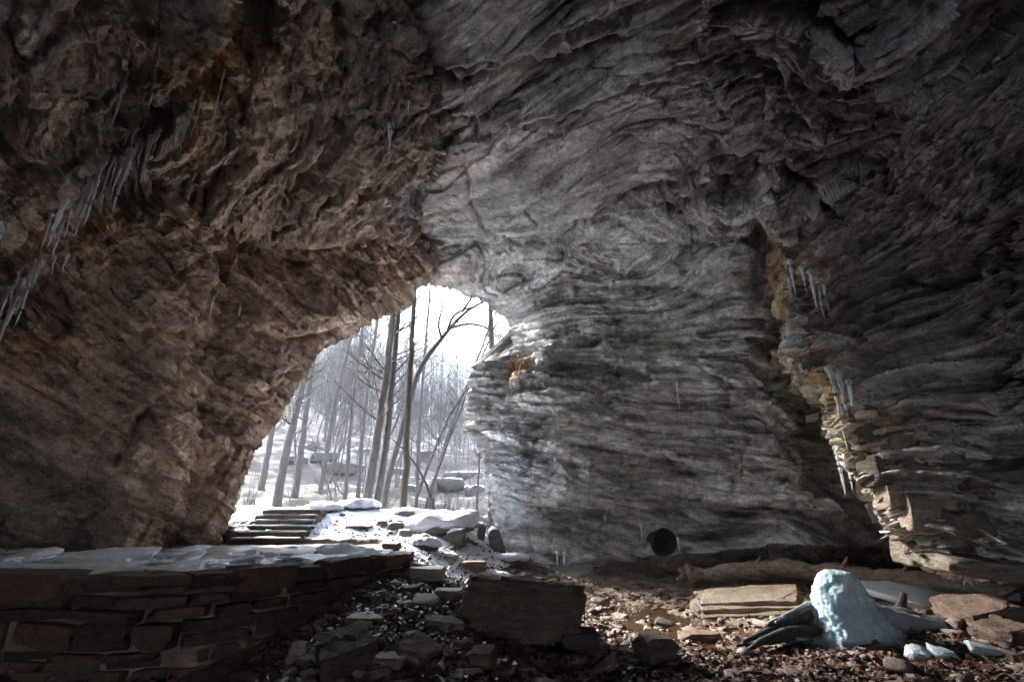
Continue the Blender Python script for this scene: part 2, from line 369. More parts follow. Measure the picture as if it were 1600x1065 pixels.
def inpoly(x, y, pl):
    r = np.zeros(len(x), bool); n = len(pl)
    for i in range(n):
        (ax, ay), (bx, by) = pl[i], pl[(i + 1) % n]
        if ay == by: continue
        c = ((ay > y) != (by > y)) & (x < (bx - ax) * (y - ay) / (by - ay) + ax); r ^= c
    return r
def sdf(x, y, pl):
    d, _ = segdist(x, y, list(pl) + [pl[0]]); return np.where(inpoly(x, y, pl), d, -d)
def sstep(a, b, x):
    t = np.clip((x - a) / (b - a), 0, 1); return t * t * (3 - 2 * t)
polyL = [(-9000, 3000), (-9000, -9000), (-400, -9000), (300, -900), (520, -250), (600, -60), (615, 10), (640, 60), (668, 110), (680, 165), (690, 215), (690, 262), (655, 300), (640, 335), (655, 370), (678, 395), (682, 425), (665, 450), (640, 520), (640, 780), (640, 3000)]
polyU = [(-9000, 430), (-9000, -9000), (-400, -9000), (200, -900), (400, -150), (375, -20), (345, 40), (318, 95), (285, 142), (225, 185), (160, 232), (105, 285), (60, 330), (5, 385), (-60, 430), (-500, 560), (-1500, 700)]
polyB = [(9000, 905), (1610, 905), (1500, 903), (1455, 893), (1418, 868), (1385, 835), (1362, 795), (1335, 765), (1312, 725), (1285, 668), (1268, 632), (1243, 605), (1218, 585), (1205, 548), (1218, 505), (1212, 460), (1195, 430), (1208, 390), (1190, 352), (1215, 318), (1195, 262), (1165, 215), (1130, 160), (1100, 90), (1095, 30), (1100, -200), (1200, -900), (1800, -9000), (9000, -9000)]
hole = [(344, 850), (352, 830), (366, 795), (372, 770), (384, 742), (398, 708), (418, 680), (438, 652), (455, 622), (476, 592), (486, 572), (502, 548), (522, 538), (545, 524), (562, 516), (580, 503), (604, 493), (626, 487), (640, 478), (646, 462), (652, 449), (672, 446), (700, 451), (716, 455), (730, 465), (745, 466), (760, 476), (778, 487), (790, 500), (796, 516), (800, 532), (806, 540), (790, 548), (778, 553), (762, 560), (748, 566), (738, 574), (736, 590), (730, 598), (733, 612), (728, 620), (726, 640), (730, 652), (738, 656), (728, 662), (724, 672), (732, 684), (742, 694), (752, 716), (758, 740), (764, 764), (768, 790), (772, 820), (777, 850), (780, 900), (700, 930), (420, 930), (344, 900)]
sL = sdf(PX + jx, PY + jy, polyL); sU = sdf(PX + jx, PY + jy, polyU); sB = sdf(PX + jx * .7, PY + jy * .7, polyB)
wL = sstep(-9, 9, sL); wU = sstep(-12, 10, sU); flank = 26 * sstep(250, 420, PY) * sstep(880, 820, PY) + 8; wB = sstep(-5, flank, sB)
r = rM * (1 - wL) + rL * wL; r = r * (1 - wU) + rU * wU; r = r * (1 - wB) + rB * wB
r = r + (1 - wB) * 1.0 * sstep(-75, -5, sB) * sstep(540, 640, PY) * sstep(905, 860, PY)
# base undercut of the right wall
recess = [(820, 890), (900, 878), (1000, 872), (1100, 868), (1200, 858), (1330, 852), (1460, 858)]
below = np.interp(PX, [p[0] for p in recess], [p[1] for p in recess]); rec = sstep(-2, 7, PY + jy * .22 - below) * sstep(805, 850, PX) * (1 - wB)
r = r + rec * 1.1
# drain hole
hd = np.hypot(PX - 1038, (PY - 847) / 1.05); r = r + 3.0 * (1 - sstep(18, 21, hd))
P = np.array([0, 0, EYE]) + D * r[:, None]
Pg = P.reshape(ny, nx, 3)
def normals(Pg):
    a = np.gradient(Pg, axis=1); b = np.gradient(Pg, axis=0); n = np.cross(b.reshape(-1, 3), a.reshape(-1, 3)); n /= np.linalg.norm(n, axis=1)[:, None] + 1e-12
    s = np.sign((n * D).sum(1)); return -n * np.where(s == 0, 1, s)[:, None]
NN = normals(Pg) * .55 - D * .45; NN /= np.linalg.norm(NN, axis=1)[:, None]
act = (PX > -130) & (PX < 1730) & (PY > -120) & (PY < 990)
Q = P[act].astype(np.float32); wl_, wb_, wu_ = wL[act], wB[act], wU[act]
wm_ = np.clip(1 - wl_ - wb_, 0, 1)
strike = np.array([.66, -.75, 0]); tilt = np.array([.75 * math.sin(R(23)), .66 * math.sin(R(23)), math.cos(R(23))]); across = np.cross(tilt, strike)
warp = fbm(Q / 5.5, 2, 21) * .30 + fbm(Q / 1.2, 2, 24) * .015
s0 = (Q @ tilt + warp).astype(np.float32); qs = (Q @ strike).astype(np.float32); qx = (Q @ across).astype(np.float32)
B = np.stack([qs, qx, s0], -1)
def beds(T, seed, lat):
    i = np.floor(s0 / T); f = s0 / T - i
    _, e_, o_ = facet(np.stack([qs / (lat * 3.2) + i * .37, qx / lat + i * .71, i * 3. + .5], -1), seed, 0.)
    hh = ((np.sin(i * 12.9898 + seed) * 43758.5453) % 1) - .5
    return o_ * .62 + hh * .45 - .5 * np.exp(-(np.minimum(f, 1 - f) / .07) ** 2) - .25 * np.exp(-(e_ / .035) ** 2)
b1 = beds(1.15, 31, 2.2); b2 = beds(.42, 32, 1.1); b3 = beds(.15, 33, .5); b4 = beds(.06, 34, .25)
qa = B * np.array([1 / 4.2, 1 / 1.3, 1 / .5], np.float32)
f1, e1, o1 = facet(qa, 41, 1.1)
qb = B * np.array([1 / 1.7, 1 / .5, 1 / .18], np.float32)
f2, e2, o2 = facet(qb, 42, 1.1)
qc = B * np.array([1 / .6, 1 / .2, 1 / .075], np.float32)
f3, e3, o3 = facet(qc, 43, 1.1)
big = fbm(Q / 3.6, 3, 51); med = fbm(Q / 1.1, 4, 52); fin = fbm(Q / .33, 4, 53, .6)
# scoops running down the left wall
dirn = np.array([.55, .35, .85]); dirn /= np.linalg.norm(dirn)
al = Q @ dirn; per = Q - al[:, None] * dirn
sco = 1 - 2 * np.abs(fbm(per / .8 + (al / 3.2)[:, None] * dirn, 3, 61)); sco2 = 1 - 2 * np.abs(fbm(per / .26 + (al / 1.0)[:, None] * dirn, 3, 62))
sm = sstep(-.25, .35, fbm(Q / 2.6, 2, 71))             # patches that are broken, patches that are smooth
wv = sstep(430, 620, PY[act] + jy[act] * 2) * sstep(700, 860, PX[act])
dM = (.26 + .08 * wv) * b1 + (.20 + .06 * wv) * b2 * (.5 + .5 * sm) + (.10 + .01 * wv) * b3 * (.5 + .5 * sm) + .03 * b4 + (.15 + .26 * wv) * f1 * (.3 + .7 * sm) + (.09 + .10 * wv) * f2 * (.2 + .8 * sm) + .05 * f3 * (.3 + .7 * sm) + .14 * big + .02 * med + .018 * fin
dL = .26 * b1 + .10 * b2 * sm + .04 * b3 + .40 * f1 * (.3 + .7 * sm) + .16 * f2 * (.2 + .8 * sm) + .05 * f3 + .36 * big + .08 * med + .035 * fin + .14 * sco + .05 * sco2
dB = .24 * b1 + .20 * b2 + .11 * b3 + .035 * b4 + .42 * f1 + .22 * f2 + .06 * f3 + .35 * big + .04 * med + .02 * fin
_, _, slab = facet(B * np.array([1 / 4.5, 1 / 1.4, 1 / .8], np.float32) + fbm(Q / 1.5, 2, 47)[:, None] * .15, 45, 0.); _, _, slab2 = facet(B * np.array([1 / 1.9, 1 / .5, 1 / .3], np.float32), 46, 0.); slab = slab * .45; slab2 = slab2 * .45
dM = dM + (.42 + .3 * wv) * slab + (.12 + .1 * wv) * slab2; dB = dB + .5 * slab + .16 * slab2; dL = (dL + .36 * slab + .12 * slab2) * (1 - .35 * sstep(330, 520, PY[act]))
smooth_c = np.exp(-(((PX[act] - 840) / 170) ** 2 + ((PY[act] - 300) / 100) ** 2))
dM = dM * (1 - .75 * smooth_c) + smooth_c * .02 * b4
smooth_p = np.exp(-(((PX[act] - 830) / 75) ** 2 + ((PY[act] - 770) / 75) ** 2)); dM = dM * (1 - .6 * smooth_p)
dd = dM * wm_ + dL * wl_ + dB * wb_; rc_ = np.maximum(sstep(905, 880, PY[act]) * 0, np.exp(-((PY[act] - below[act]) / 14.) ** 2) * (PX[act] > 830) * (1 - wb_)); dd = dd * (1 - 2.6 * wb_ * (1 - wb_)) * (1 - .75 * rc_) * (1 - .8 * np.exp(-(sB[act] / 12.) ** 2) * sstep(560, 680, PY[act]))
# named ledges and cracks
ledges = [([(640, 80), (700, 108), (760, 92), (830, 85), (872, 52), (925, 40)], .3, 8, .30, 1), ([(665, 112), (720, 122), (790, 106), (860, 98), (915, 85), (965, 60)], .45, 7, .22, 1),
    ([(690, 178), (742, 186), (745, 215)], .25, 6, .15, 1), ([(820, 196), (880, 172), (960, 142), (1010, 112), (1095, 92)], .3, 6, .25, 1), ([(945, 332), (1010, 300), (1090, 272), (1180, 232)], .4, 9, .3, 1),
    ([(905, 352), (1000, 336), (1100, 302), (1200, 256)], .25, 6, .15, 1), ([(732, 290), (735, 330), (752, 360), (800, 380), (870, 372), (930, 352)], .12, 6, .12, -1), ([(900, 452), (1000, 442), (1130, 462), (1195, 440)], .2, 6, .2, 1),
    ([(840, 420), (870, 412), (885, 400)], .12, 5, .1, 1), ([(870, 548), (960, 520), (1060, 502), (1185, 500)], .3, 7, .3, 1), ([(960, 582), (1060, 576), (1150, 600), (1235, 618)], .35, 8, .3, 1),
    ([(1130, 640), (1200, 660), (1275, 676)], .5, 10, .4, 1), ([(732, 672), (780, 688), (830, 700), (870, 706)], .45, 9, .5, 1), ([(735, 606), (790, 612), (850, 600)], .25, 6, .3, 1),
    ([(880, 806), (1000, 800), (1150, 790), (1300, 822), (1425, 846)], .25, 8, .15, 1), ([(1040, 715), (1060, 735), (1100, 738)], .3, 7, .2, 1), ([(1183, 345), (1190, 400), (1184, 460)], .4, 9, .1, 1),
    ([(1130, 345), (1150, 360), (1180, 340)], .3, 8, .1, 1), ([(1410, 430), (1460, 445), (1510, 432), (1580, 400)], .6, 14, .4, 1), ([(1380, 600), (1480, 592), (1610, 592)], .3, 7, .25, 1), ([(1390, 650), (1500, 640), (1610, 648)], .2, 5, .2, 1),
    ([(1225, 270), (1260, 290), (1310, 335)], .5, 9, .2, 1), ([(1250, 20), (1300, 50), (1335, 75)], .5, 10, .2, 1), ([(1400, 720), (1490, 730), (1600, 720)], .4, 8, .35, 1), ([(1455, 862), (1530, 860), (1610, 866)], .2, 4, .1, 1),
    ([(185, 720), (205, 690), (230, 640)], .35, 8, .15, 1), ([(540, 400), (600, 420), (640, 400)], .2, 8, .2, 1), ([(400, 520), (470, 530), (520, 510)], .3, 9, .25, 1), ([(235, 520), (290, 522), (330, 540)], .25, 9, .2, 1), ([(180, 100), (205, 130), (200, 20)], .5, 14, .3, 1)]
ax_, ay_ = PX[act] + jx[act] * .7, PY[act] + jy[act] * .7
for pl, dep, w, lip, sg in ledges:
    d, s = segdist(ax_, ay_, pl); near = d < 90
    up = (s * sg > 0)
    dd[near] += (-dep * np.exp(-(d[near] / w) ** 2) + lip * np.exp(-d[near] / 32) * up[near] * sstep(0, 4, d[near]))
kill = sstep(20, 30, hd[act]); dd = dd * kill
edge_d, _ = segdist(PX[act], PY[act], hole + [hole[0]]); dd = dd * (.35 + .65 * sstep(2, 40, edge_d))
P[act] += NN[act] * dd[:, None]
# coarse relief for the rock beyond the frame
oth = ~act; P[oth] += NN[oth] * (fbm(P[oth] / 2.5, 3, 81) * .35)[:, None]
# colour of the stone: beds, stains, seeps, moss, and some light painted in
tint = np.zeros((len(P), 3)); tint[:] = (.30, .28, .26)
nzc = np.zeros(len(P)); nzc[act] = fbm(Q / 1.8, 4, 91); nz2 = np.zeros(len(P)); nz2[act] = fbm(Q * np.array([1.2, 1.2, .3]), 4, 92)
brown = np.array([.268, .196, .148]); grey = np.array([.37, .355, .34]); pur = np.array([.25, .22, .215])
cool = sstep(1000, 750, PX + nzc * 60) * sstep(380, 560, PY + nzc * 40)  # cool snow-bounce tone painted on the wall by the opening
wLs = sstep(-70, 50, sL + nzc * 70); tint = grey * (1 - wLs)[:, None] + brown * wLs[:, None]; tint = tint * (1 - .35 * sstep(420, 250, PY))[:, None] + np.array([.30, .265, .235]) * (.35 * sstep(420, 250, PY))[:, None]
tint = tint * (1 - wB)[:, None] + pur * wB[:, None]
tint = tint * (1 - .3 * (cool * (1 - wL))[:, None]) + np.array([.36, .37, .38]) * (.3 * cool * (1 - wL))[:, None]
def blob(cx, cy, sx, sy, rot=0):
    c, s = math.cos(R(rot)), math.sin(R(rot)); x = (PX - cx) * c + (PY - cy) * s; y = -(PX - cx) * s + (PY - cy) * c
    return np.exp(-((x / sx) ** 2 + (y / sy) ** 2))
def stain_or_light(mask, col, k=1.0):
    global tint
    m = np.clip(mask * k, 0, 1)[:, None]; tint = tint * (1 - m) + np.array(col) * m
och = (.50, .33, .17)
stain_or_light(sstep(-.1, .4, nzc) * np.clip(blob(180, 290, 260, 60, -42) + blob(340, 60, 120, 50, -35) + blob(80, 480, 90, 90), 0, 1), (.34, .19, .085), .7)
for b_ in (blob(1225, 555, 35, 22, 50), blob(1310, 560, 28, 120, 0), blob(1260, 420, 60, 20, 40), blob(1290, 640, 60, 40, 30), blob(1340, 660, 70, 40, 20)): stain_or_light(b_ * sstep(-.35, .3, nzc), och, .8)
stain_or_light(blob(1360, 640, 140, 90, 35) + blob(1450, 820, 90, 70, 30), (.44, .38, .31), .7)  # side-lit brightness of the buttress fins painted in as a pale tone
stain_or_light(blob(815, 585, 24, 34) * sstep(-.3, .2, nzc), (.45, .26, .13), .8)
stain_or_light(np.clip(blob(885, 690, 10, 90) + blob(817, 705, 8, 40), 0, 1) * sstep(-.3, .2, nz2), (.42, .34, .22), .6)
stain_or_light(np.clip(blob(1050, 808, 140, 16) + blob(960, 830, 60, 30) + blob(735, 665, 25, 10) + blob(1000, 545, 140, 20, -4), 0, 1) * sstep(-.2, .3, nzc), (.13, .135, .075), .8)
stain_or_light(sstep(.25, .55, nz2) * (1 - wL) * (PY > 430) * (PX < 1300), (.48, .47, .45), .45)
nz3 = np.zeros(len(P)); nz3[act] = fbm(B * np.array([.5, .9, 2.2]), 4, 93)
stain_or_light(sstep(.08, .4, nz3) * (1 - wL), (.17, .15, .14), .75); stain_or_light(sstep(-.1, -.42, nz3) * (1 - wL) * (PY > 420), (.50, .485, .46), .5)
stain_or_light(blob(825, 770, 55, 95) * sstep(-.45, .1, nz2) + .6 * blob(790, 720, 30, 80), (.52, .55, .57), .75)  # pale blue-white snow light painted on the wall right of the opening
stain_or_light(rec, (.17, .10, .06), .9)  # undercut foot of the wall set dark brown
edge = sstep(-8, 4, sB) * sstep(75, 20, sB) * sstep(330, 430, PY)
stain_or_light(edge, (.46, .41, .35), .75); stain_or_light(edge * sstep(-.25, .25, nz2) * sstep(760, 620, PY), (.54, .35, .17), .85)  # edge band set pale, then ochre seep over its upper part
bt = np.zeros(len(P)); bt[act] = ((np.sin(np.floor(s0 / .42) * 78.233) * 43758.5453) % 1 - .5) * .3 + ((np.sin(np.floor(s0 / .15) * 12.9898) * 43758.5453) % 1 - .5) * .25 + o1 * .17 + o2 * .2 + o3 * .14 + slab * .35
tint *= (1.4 * (1 + .28 * nzc + bt))[:, None]; tint = np.clip(tint, .02, .68)
F = np.arange(nx * ny).reshape(ny, nx); F = np.stack([F[:-1, :-1], F[1:, :-1], F[1:, 1:], F[:-1, 1:]], -1).reshape(-1, 4)
fx = PX[F].mean(1); fy = PY[F].mean(1)
keep = ~inpoly(fx + fbm(np.stack([fx / 9, fy / 9, fx * 0], -1), 3, 13) * 5, fy + fbm(np.stack([fx / 9, fy / 9, fx * 0 + 9], -1), 3, 13) * 5, hole)
F = F[keep]; fx = fx[keep]; fy = fy[keep]
rid = np.zeros(len(F), int)                                  # 0 ceiling, 1 left wall, 2 right wall, 3 buttress, 4 out of frame
fl, fb, fu = sL[F].mean(1), sB[F].mean(1), sU[F].mean(1)
line = np.interp(fx, [700, 806, 900, 1000, 1100, 1200, 1300], [545, 543, 538, 488, 420, 330, 250])
rid[(fy > line)] = 2; rid[fl > 0] = 1; rid[fb > 0] = 3
outf = (fx < -55) | (fx > 1655) | (fy < -45); rid[outf] = 4
names = [('cave_ceiling', 'broad grey sandstone ceiling with bedding ledges arching over the cave'), ('cave_wall', 'dark brown overhanging sandstone wall on the side of the stone steps'), ('cave_wall', 'pale grey layered rock wall between the snowy opening and the drain hole'),
         ('rock_buttress', 'fractured grey rock buttress with ochre seep edge hanging over the log'), ('cave_tunnel', 'rough rock of the cave carrying on out of view behind the camera')]
BP = P.copy(); BP[act] = B
BUTT = None
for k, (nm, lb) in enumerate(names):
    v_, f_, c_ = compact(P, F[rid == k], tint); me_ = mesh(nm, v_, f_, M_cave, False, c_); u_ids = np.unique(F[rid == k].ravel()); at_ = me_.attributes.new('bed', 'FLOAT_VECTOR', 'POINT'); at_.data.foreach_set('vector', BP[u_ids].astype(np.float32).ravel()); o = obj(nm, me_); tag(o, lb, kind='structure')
    if k == 3: BUTT = o
# rim thickness: carry the edge of the opening outward as a cliff face
E = np.vstack([F[:, [0, 1]], F[:, [1, 2]], F[:, [2, 3]], F[:, [3, 0]]]); key = np.sort(E, 1); kk = key[:, 0].astype(np.int64) * len(P) + key[:, 1]
u_, first, cnt = np.unique(kk, return_index=True, return_counts=True); be = E[first[cnt == 1]]
mid = (PX[be].mean(1) > 200) & (PX[be].mean(1) < 900) & (PY[be].mean(1) > 350) & (PY[be].mean(1) < 932); be = be[mid]
uv, inv = np.unique(be.ravel(), return_inverse=True); be2 = inv.reshape(-1, 2); base = P[uv]; n0 = len(uv)
cpx, cpy = 610, 700; outd = np.stack([PX[uv] - cpx, np.zeros(n0), -(PY[uv] - cpy)], -1); outd /= np.linalg.norm(outd, axis=1)[:, None] + 1e-9
rings = [base]; 
for a, b in ((.35, .04), (.8, .3), (1.2, .9), (1.5, 2.2), (1.7, 6.), (1.9, 14.)):
    q = base + D[uv] * a + outd * b; q = q + (fbm(q / 1.2, 3, 14) * .22)[:, None] * outd; rings.append(q)
V = np.vstack(rings); Fr = np.vstack([np.stack([be2[:, 0] + i * n0, be2[:, 1] + i * n0, be2[:, 1] + (i + 1) * n0, be2[:, 0] + (i + 1) * n0], -1) for i in range(len(rings) - 1)])
tag(obj('outer_cliff', mesh('outer_cliff', V, Fr, M_tun, True, np.tile(np.array([[.33, .31, .29]]), (len(V), 1)))), 'grey cliff face around the outside of the cave opening', kind='structure')
# the tunnel goes on behind the camera to an unseen opening, sized for fill light
bord = np.concatenate([F.reshape(-1)[:0], np.arange(ny)[::-1] * nx, np.arange(1, nx), np.arange(1, ny) * nx + nx - 1]).astype(int)
b0 = P[bord]; ringsT = [b0]
for y_, k_ in ((-3, 1.0), (-7, .95), (-11, .6), (-14, .21)):
    q = b0.copy(); q[:, 1] = y_; q[:, 0] *= k_; q[:, 2] = 2 + (q[:, 2] - 2) * k_; q += fbm(q / 2.5, 2, 15)[:, None] * .3; ringsT.append(q)
n0 = len(b0); i0 = np.arange(n0 - 1); V = np.vstack(ringsT); Fr = np.vstack([np.stack([i0 + i * n0, i0 + 1 + i * n0, i0 + 1 + (i + 1) * n0, i0 + (i + 1) * n0], -1) for i in range(len(ringsT) - 1)])
tag(obj('cave_tunnel', mesh('cave_tunnel', V, Fr, M_tun, False, np.tile(np.array([[.28, .24, .2]]), (len(V), 1)))), 'inner end of the cave behind the camera, open to the snow outside', kind='structure')
PG = P.reshape(ny, nx, 3)
def shell(px, py):
    j = np.clip(np.searchsorted(gx, px) - 1, 0, nx - 2); i = np.clip(np.searchsorted(gy, py) - 1, 0, ny - 2); return PG[i, j].copy()
print('shell', nx, ny)

# ------------------------------------------------------------------ ground
TERR_Z = 1.13
def gp(px, py, z):
    d = raydir(px, py); t = (z - EYE) / d[2]; return np.array([d[0] * t, d[1] * t, z])
wall_line = [np.array([-14., 6.6]), np.array([-9., 7.0])] + [gp(px, py, TERR_Z)[:2] for px, py in ((0, 899), (200, 901), (330, 897), (430, 889), (520, 879), (590, 871), (632, 866))]
terr_poly = [tuple(p) for p in wall_line] + [(wall_line[-1][0] - .1, wall_line[-1][1] + .9), tuple(gp(600, 850, TERR_Z)[:2]), (-4.4, 13.1), (-6.9, 13.2), (-9, 13.5), (-14, 13.5)]
def sdf2(x, y, pl): return sdf(np.asarray(x, float), np.asarray(y, float), pl)
cp = [gp(*a) for a in ((900, 935, 0), (870, 897, .1), (700, 965, .45), (600, 965, .55), (560, 1000, .42), (500, 1045, .22), (450, 1062, .05), (640, 1065, .2), (800, 1065, .05), (950, 1060, 0), (1000, 950, -.05), (1100, 990, -.08), (1300, 1045, 0), (1500, 1055, .05), (1200, 935, .05), (1450, 965, .2), (1590, 1000, .25), (1000, 912, 0), (1150, 912, .02), (1400, 915, .1), (760, 925, .5), (830, 960, .2), (400, 1060, 0))]
cp += [at(*a) for a in ((650, 885, 10.7), (700, 905, 11.4), (740, 885, 12.6), (790, 872, 14), (840, 880, 14.2), (785, 868, 16), (480, 843, 13.05), (560, 849, 12.5), (620, 857, 11.7), (482, 800, 14.9), (550, 796, 15.6), (640, 797, 16), (700, 806, 15.7), (745, 820, 15.6), (768, 845, 15.6), (650, 832, 13.8), (700, 850, 13.3), (600, 820, 14.2), (370, 796, 15.3))]
cp += [np.array(a) for a in ((-8, 5, -.1), (-8, 0, 0), (0, 2, -.1), (8, 3, .1), (8, 8, .2), (0, -10, 0), (-9, -10, 0), (9, -10, 0), (-8, 15.5, 1.95), (-12, 15, 2.2), (2.5, 16.5, .3), (12, 14, .2), (-3, 18, 1.7), (-8, 18, 1.9), (1, 18, 1.2), (6, 18, .4), (-5, 20, 1.3), (3, 20, .8), (-14, 20, 2.2), (12, 20, .5))]
cp = np.array(cp); _p = cp[:, :2] / 5.; _n = len(_p)
def _phi(r2): return .5 * r2 * np.log(r2 + 1e-9)
_Q = np.hstack([np.ones((_n, 1)), _p]); _w = np.linalg.solve(np.block([[_phi(((_p[:, None] - _p[None]) ** 2).sum(-1)) + np.eye(_n) * .01, _Q], [_Q.T, np.zeros((3, 3))]]), np.concatenate([cp[:, 2], np.zeros(3)]))
def Hbase(x, y):
    q = np.stack([x, y], -1) / 5.; o = np.empty(len(q))
    for i in range(0, len(q), 80000):
        b = q[i:i + 80000]; o[i:i + 80000] = _phi(((b[:, None] - _p[None]) ** 2).sum(-1)) @ _w[:_n] + _w[_n] + b @ _w[_n + 1:]
    return o
def outside_h(x, y):
    t = np.maximum(y - 21, 0); h = 1.0 - .5 * sstep(19, 23, y) + .125 * t + .10 * np.maximum(t - 12, 0) * (1 - sstep(90, 190, y) * .6) * (.75 - .25 * np.tanh((x - 4) / 12.)) + 1.1 * np.maximum(0, (-x - 6)) * .12
    return h
def H(x, y):
    x = np.asarray(x, float); y = np.asarray(y, float)
    h = Hbase(np.clip(x, -14, 14), np.clip(y, -12, 20)); k = sstep(16.5, 20, y); h = h * (1 - k) + outside_h(x, y) * k
    st = sdf2(x, y, terr_poly); t = sstep(.02, .12, st); return h * (1 - t) + TERR_Z * t
X1 = np.concatenate([np.linspace(-14, -7.6, 24)[:-1], np.arange(-7.6, 8.6, .035), np.linspace(8.6, 14, 20)[1:]])
Y1 = np.concatenate([np.linspace(-16, 5.2, 24)[:-1], np.arange(5.2, 17.6, .035), np.linspace(17.6, 20, 30)[1:]])
GX, GY = np.meshgrid(X1, Y1); x, y = GX.ravel(), GY.ravel(); hz = H(x, y)
p3 = np.stack([x, y, np.zeros_like(x)], -1)
st = sdf2(x, y, terr_poly)
snow_poly = [tuple(q[:2]) for q in (at(470, 846, 13.0), at(560, 846, 12.6), at(612, 848, 12.2), at(640, 868, 11.6), at(640, 872, 11.4), at(690, 900, 11.5), at(735, 908, 11.8), at(780, 900, 12.2), at(825, 885, 13.2), at(730, 900, 12.2), at(770, 888, 12.6), at(800, 870, 13.6), at(850, 868, 15.))] + [(3.0, 16.8), (14, 17), (14, 21), (-14, 21), (-14, 14.2), (-7, 14.0)]
ss = sdf2(x, y, snow_poly) + fbm(p3 / .5, 3, 101) * .22
rubble = (1 - sstep(-.05, .05, st)) * (1 - sstep(-.1, .1, ss))
g1, ge, go = facet(p3 / np.array([.45, .36, 1]), 102, .8); g2, _, go2 = facet(p3 / np.array([.16, .13, 1]), 103, .8)
hz = hz + rubble * (.055 * g1 + .035 * g2 + .06 * fbm(p3 / .9, 3, 104)) + (1 - rubble) * (.03 * fbm(p3 / .7, 4, 105) + .010 * fbm(p3 / .12, 3, 106)) + .05 * fbm(p3 / .5, 3, 107) * sstep(0, .4, ss) * (1 - sstep(0, .05, st))
gt = np.zeros((len(x), 3)); cn_ = fbm(p3 / .8, 4, 108)[:, None]; 
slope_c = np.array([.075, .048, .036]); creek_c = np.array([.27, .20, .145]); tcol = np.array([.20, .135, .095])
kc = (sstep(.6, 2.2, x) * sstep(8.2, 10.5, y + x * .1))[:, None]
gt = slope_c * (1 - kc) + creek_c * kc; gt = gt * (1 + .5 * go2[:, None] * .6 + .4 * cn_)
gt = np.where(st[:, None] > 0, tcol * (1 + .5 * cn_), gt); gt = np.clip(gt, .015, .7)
Fg = np.arange(len(x)).reshape(GX.shape); Fg = np.stack([Fg[:-1, :-1], Fg[:-1, 1:], Fg[1:, 1:], Fg[1:, :-1]], -1).reshape(-1, 4)
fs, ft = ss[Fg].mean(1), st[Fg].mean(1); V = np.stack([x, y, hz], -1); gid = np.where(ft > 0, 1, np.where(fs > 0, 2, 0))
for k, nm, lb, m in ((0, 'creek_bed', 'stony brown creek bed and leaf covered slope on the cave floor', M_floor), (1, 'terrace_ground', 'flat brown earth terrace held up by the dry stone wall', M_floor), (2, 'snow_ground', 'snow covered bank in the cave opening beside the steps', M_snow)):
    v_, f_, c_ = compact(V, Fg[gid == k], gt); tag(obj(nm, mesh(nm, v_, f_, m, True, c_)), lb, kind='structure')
Hgrid = hz.reshape(GX.shape)
def ground(px, py, zmin=-1):
    d = raydir(px, py); prev = None
    for yy in np.arange(4.6, 19.9, .04):
        t = yy / d[1]; xx = d[0] * t; z = EYE + d[2] * t
        j = min(max(np.searchsorted(X1, xx) - 1, 0), len(X1) - 1); i = min(max(np.searchsorted(Y1, yy) - 1, 0), len(Y1) - 1)
        if z <= Hgrid[i, j]: return np.array([xx, yy, Hgrid[i, j]])
    return gp(px, py, 0)
def gh(xx, yy):
    j = min(max(np.searchsorted(X1, xx) - 1, 0), len(X1) - 1); i = min(max(np.searchsorted(Y1, yy) - 1, 0), len(Y1) - 1); return Hgrid[i, j]
# hillside outside
X2 = np.concatenate([np.linspace(-160, -30, 70)[:-1], np.linspace(-30, 30, 200), np.linspace(30, 160, 70)[1:]]); Y2 = np.concatenate([np.linspace(18.8, 60, 170)[:-1], np.linspace(60, 420, 150)])
GX2, GY2 = np.meshgrid(X2, Y2); x, y = GX2.ravel(), GY2.ravel(); p3 = np.stack([x, y, x * 0], -1)
def Hout(x, y):
    p3 = np.stack([x, y, np.zeros_like(x)], -1)
    return outside_h(x, y) + sstep(19, 26, y) * (1.1 * fbm(p3 / 11., 4, 111) + .22 * facet(p3 / np.array([5., 3.4, 1]), 112, .7)[0] + .14 * facet(p3 / np.array([1.8, 1.3, 1]), 113, .8)[0] + .12 * fbm(p3 / 1.3, 3, 114))
hz2 = Hout(x, y) - .03
Fg = np.arange(len(x)).reshape(GX2.shape); Fg = np.stack([Fg[:-1, :-1], Fg[:-1, 1:], Fg[1:, 1:], Fg[1:, :-1]], -1).reshape(-1, 4)
tag(obj('hillside', mesh('hillside', np.stack([x, y, hz2], -1), Fg, M_hill, True)), 'snowy wooded hillside rising beyond the cave opening', kind='structure')
bx, by = np.meshgrid(np.linspace(-60, 60, 40), np.linspace(-90, -14.2, 40)); bp = np.stack([bx.ravel(), by.ravel(), (-by.ravel() - 14) * .06 + .05], -1); bp[:, 2] += fbm(bp / 9, 3, 3) * .3
ii = np.arange(1600).reshape(40, 40); tag(obj('snow_ground', mesh('snow_ground', bp, np.stack([ii[:-1, :-1], ii[:-1, 1:], ii[1:, 1:], ii[1:, :-1]], -1).reshape(-1, 4), M_snow, True)), 'snowy ground outside the far mouth of the cave', kind='structure')
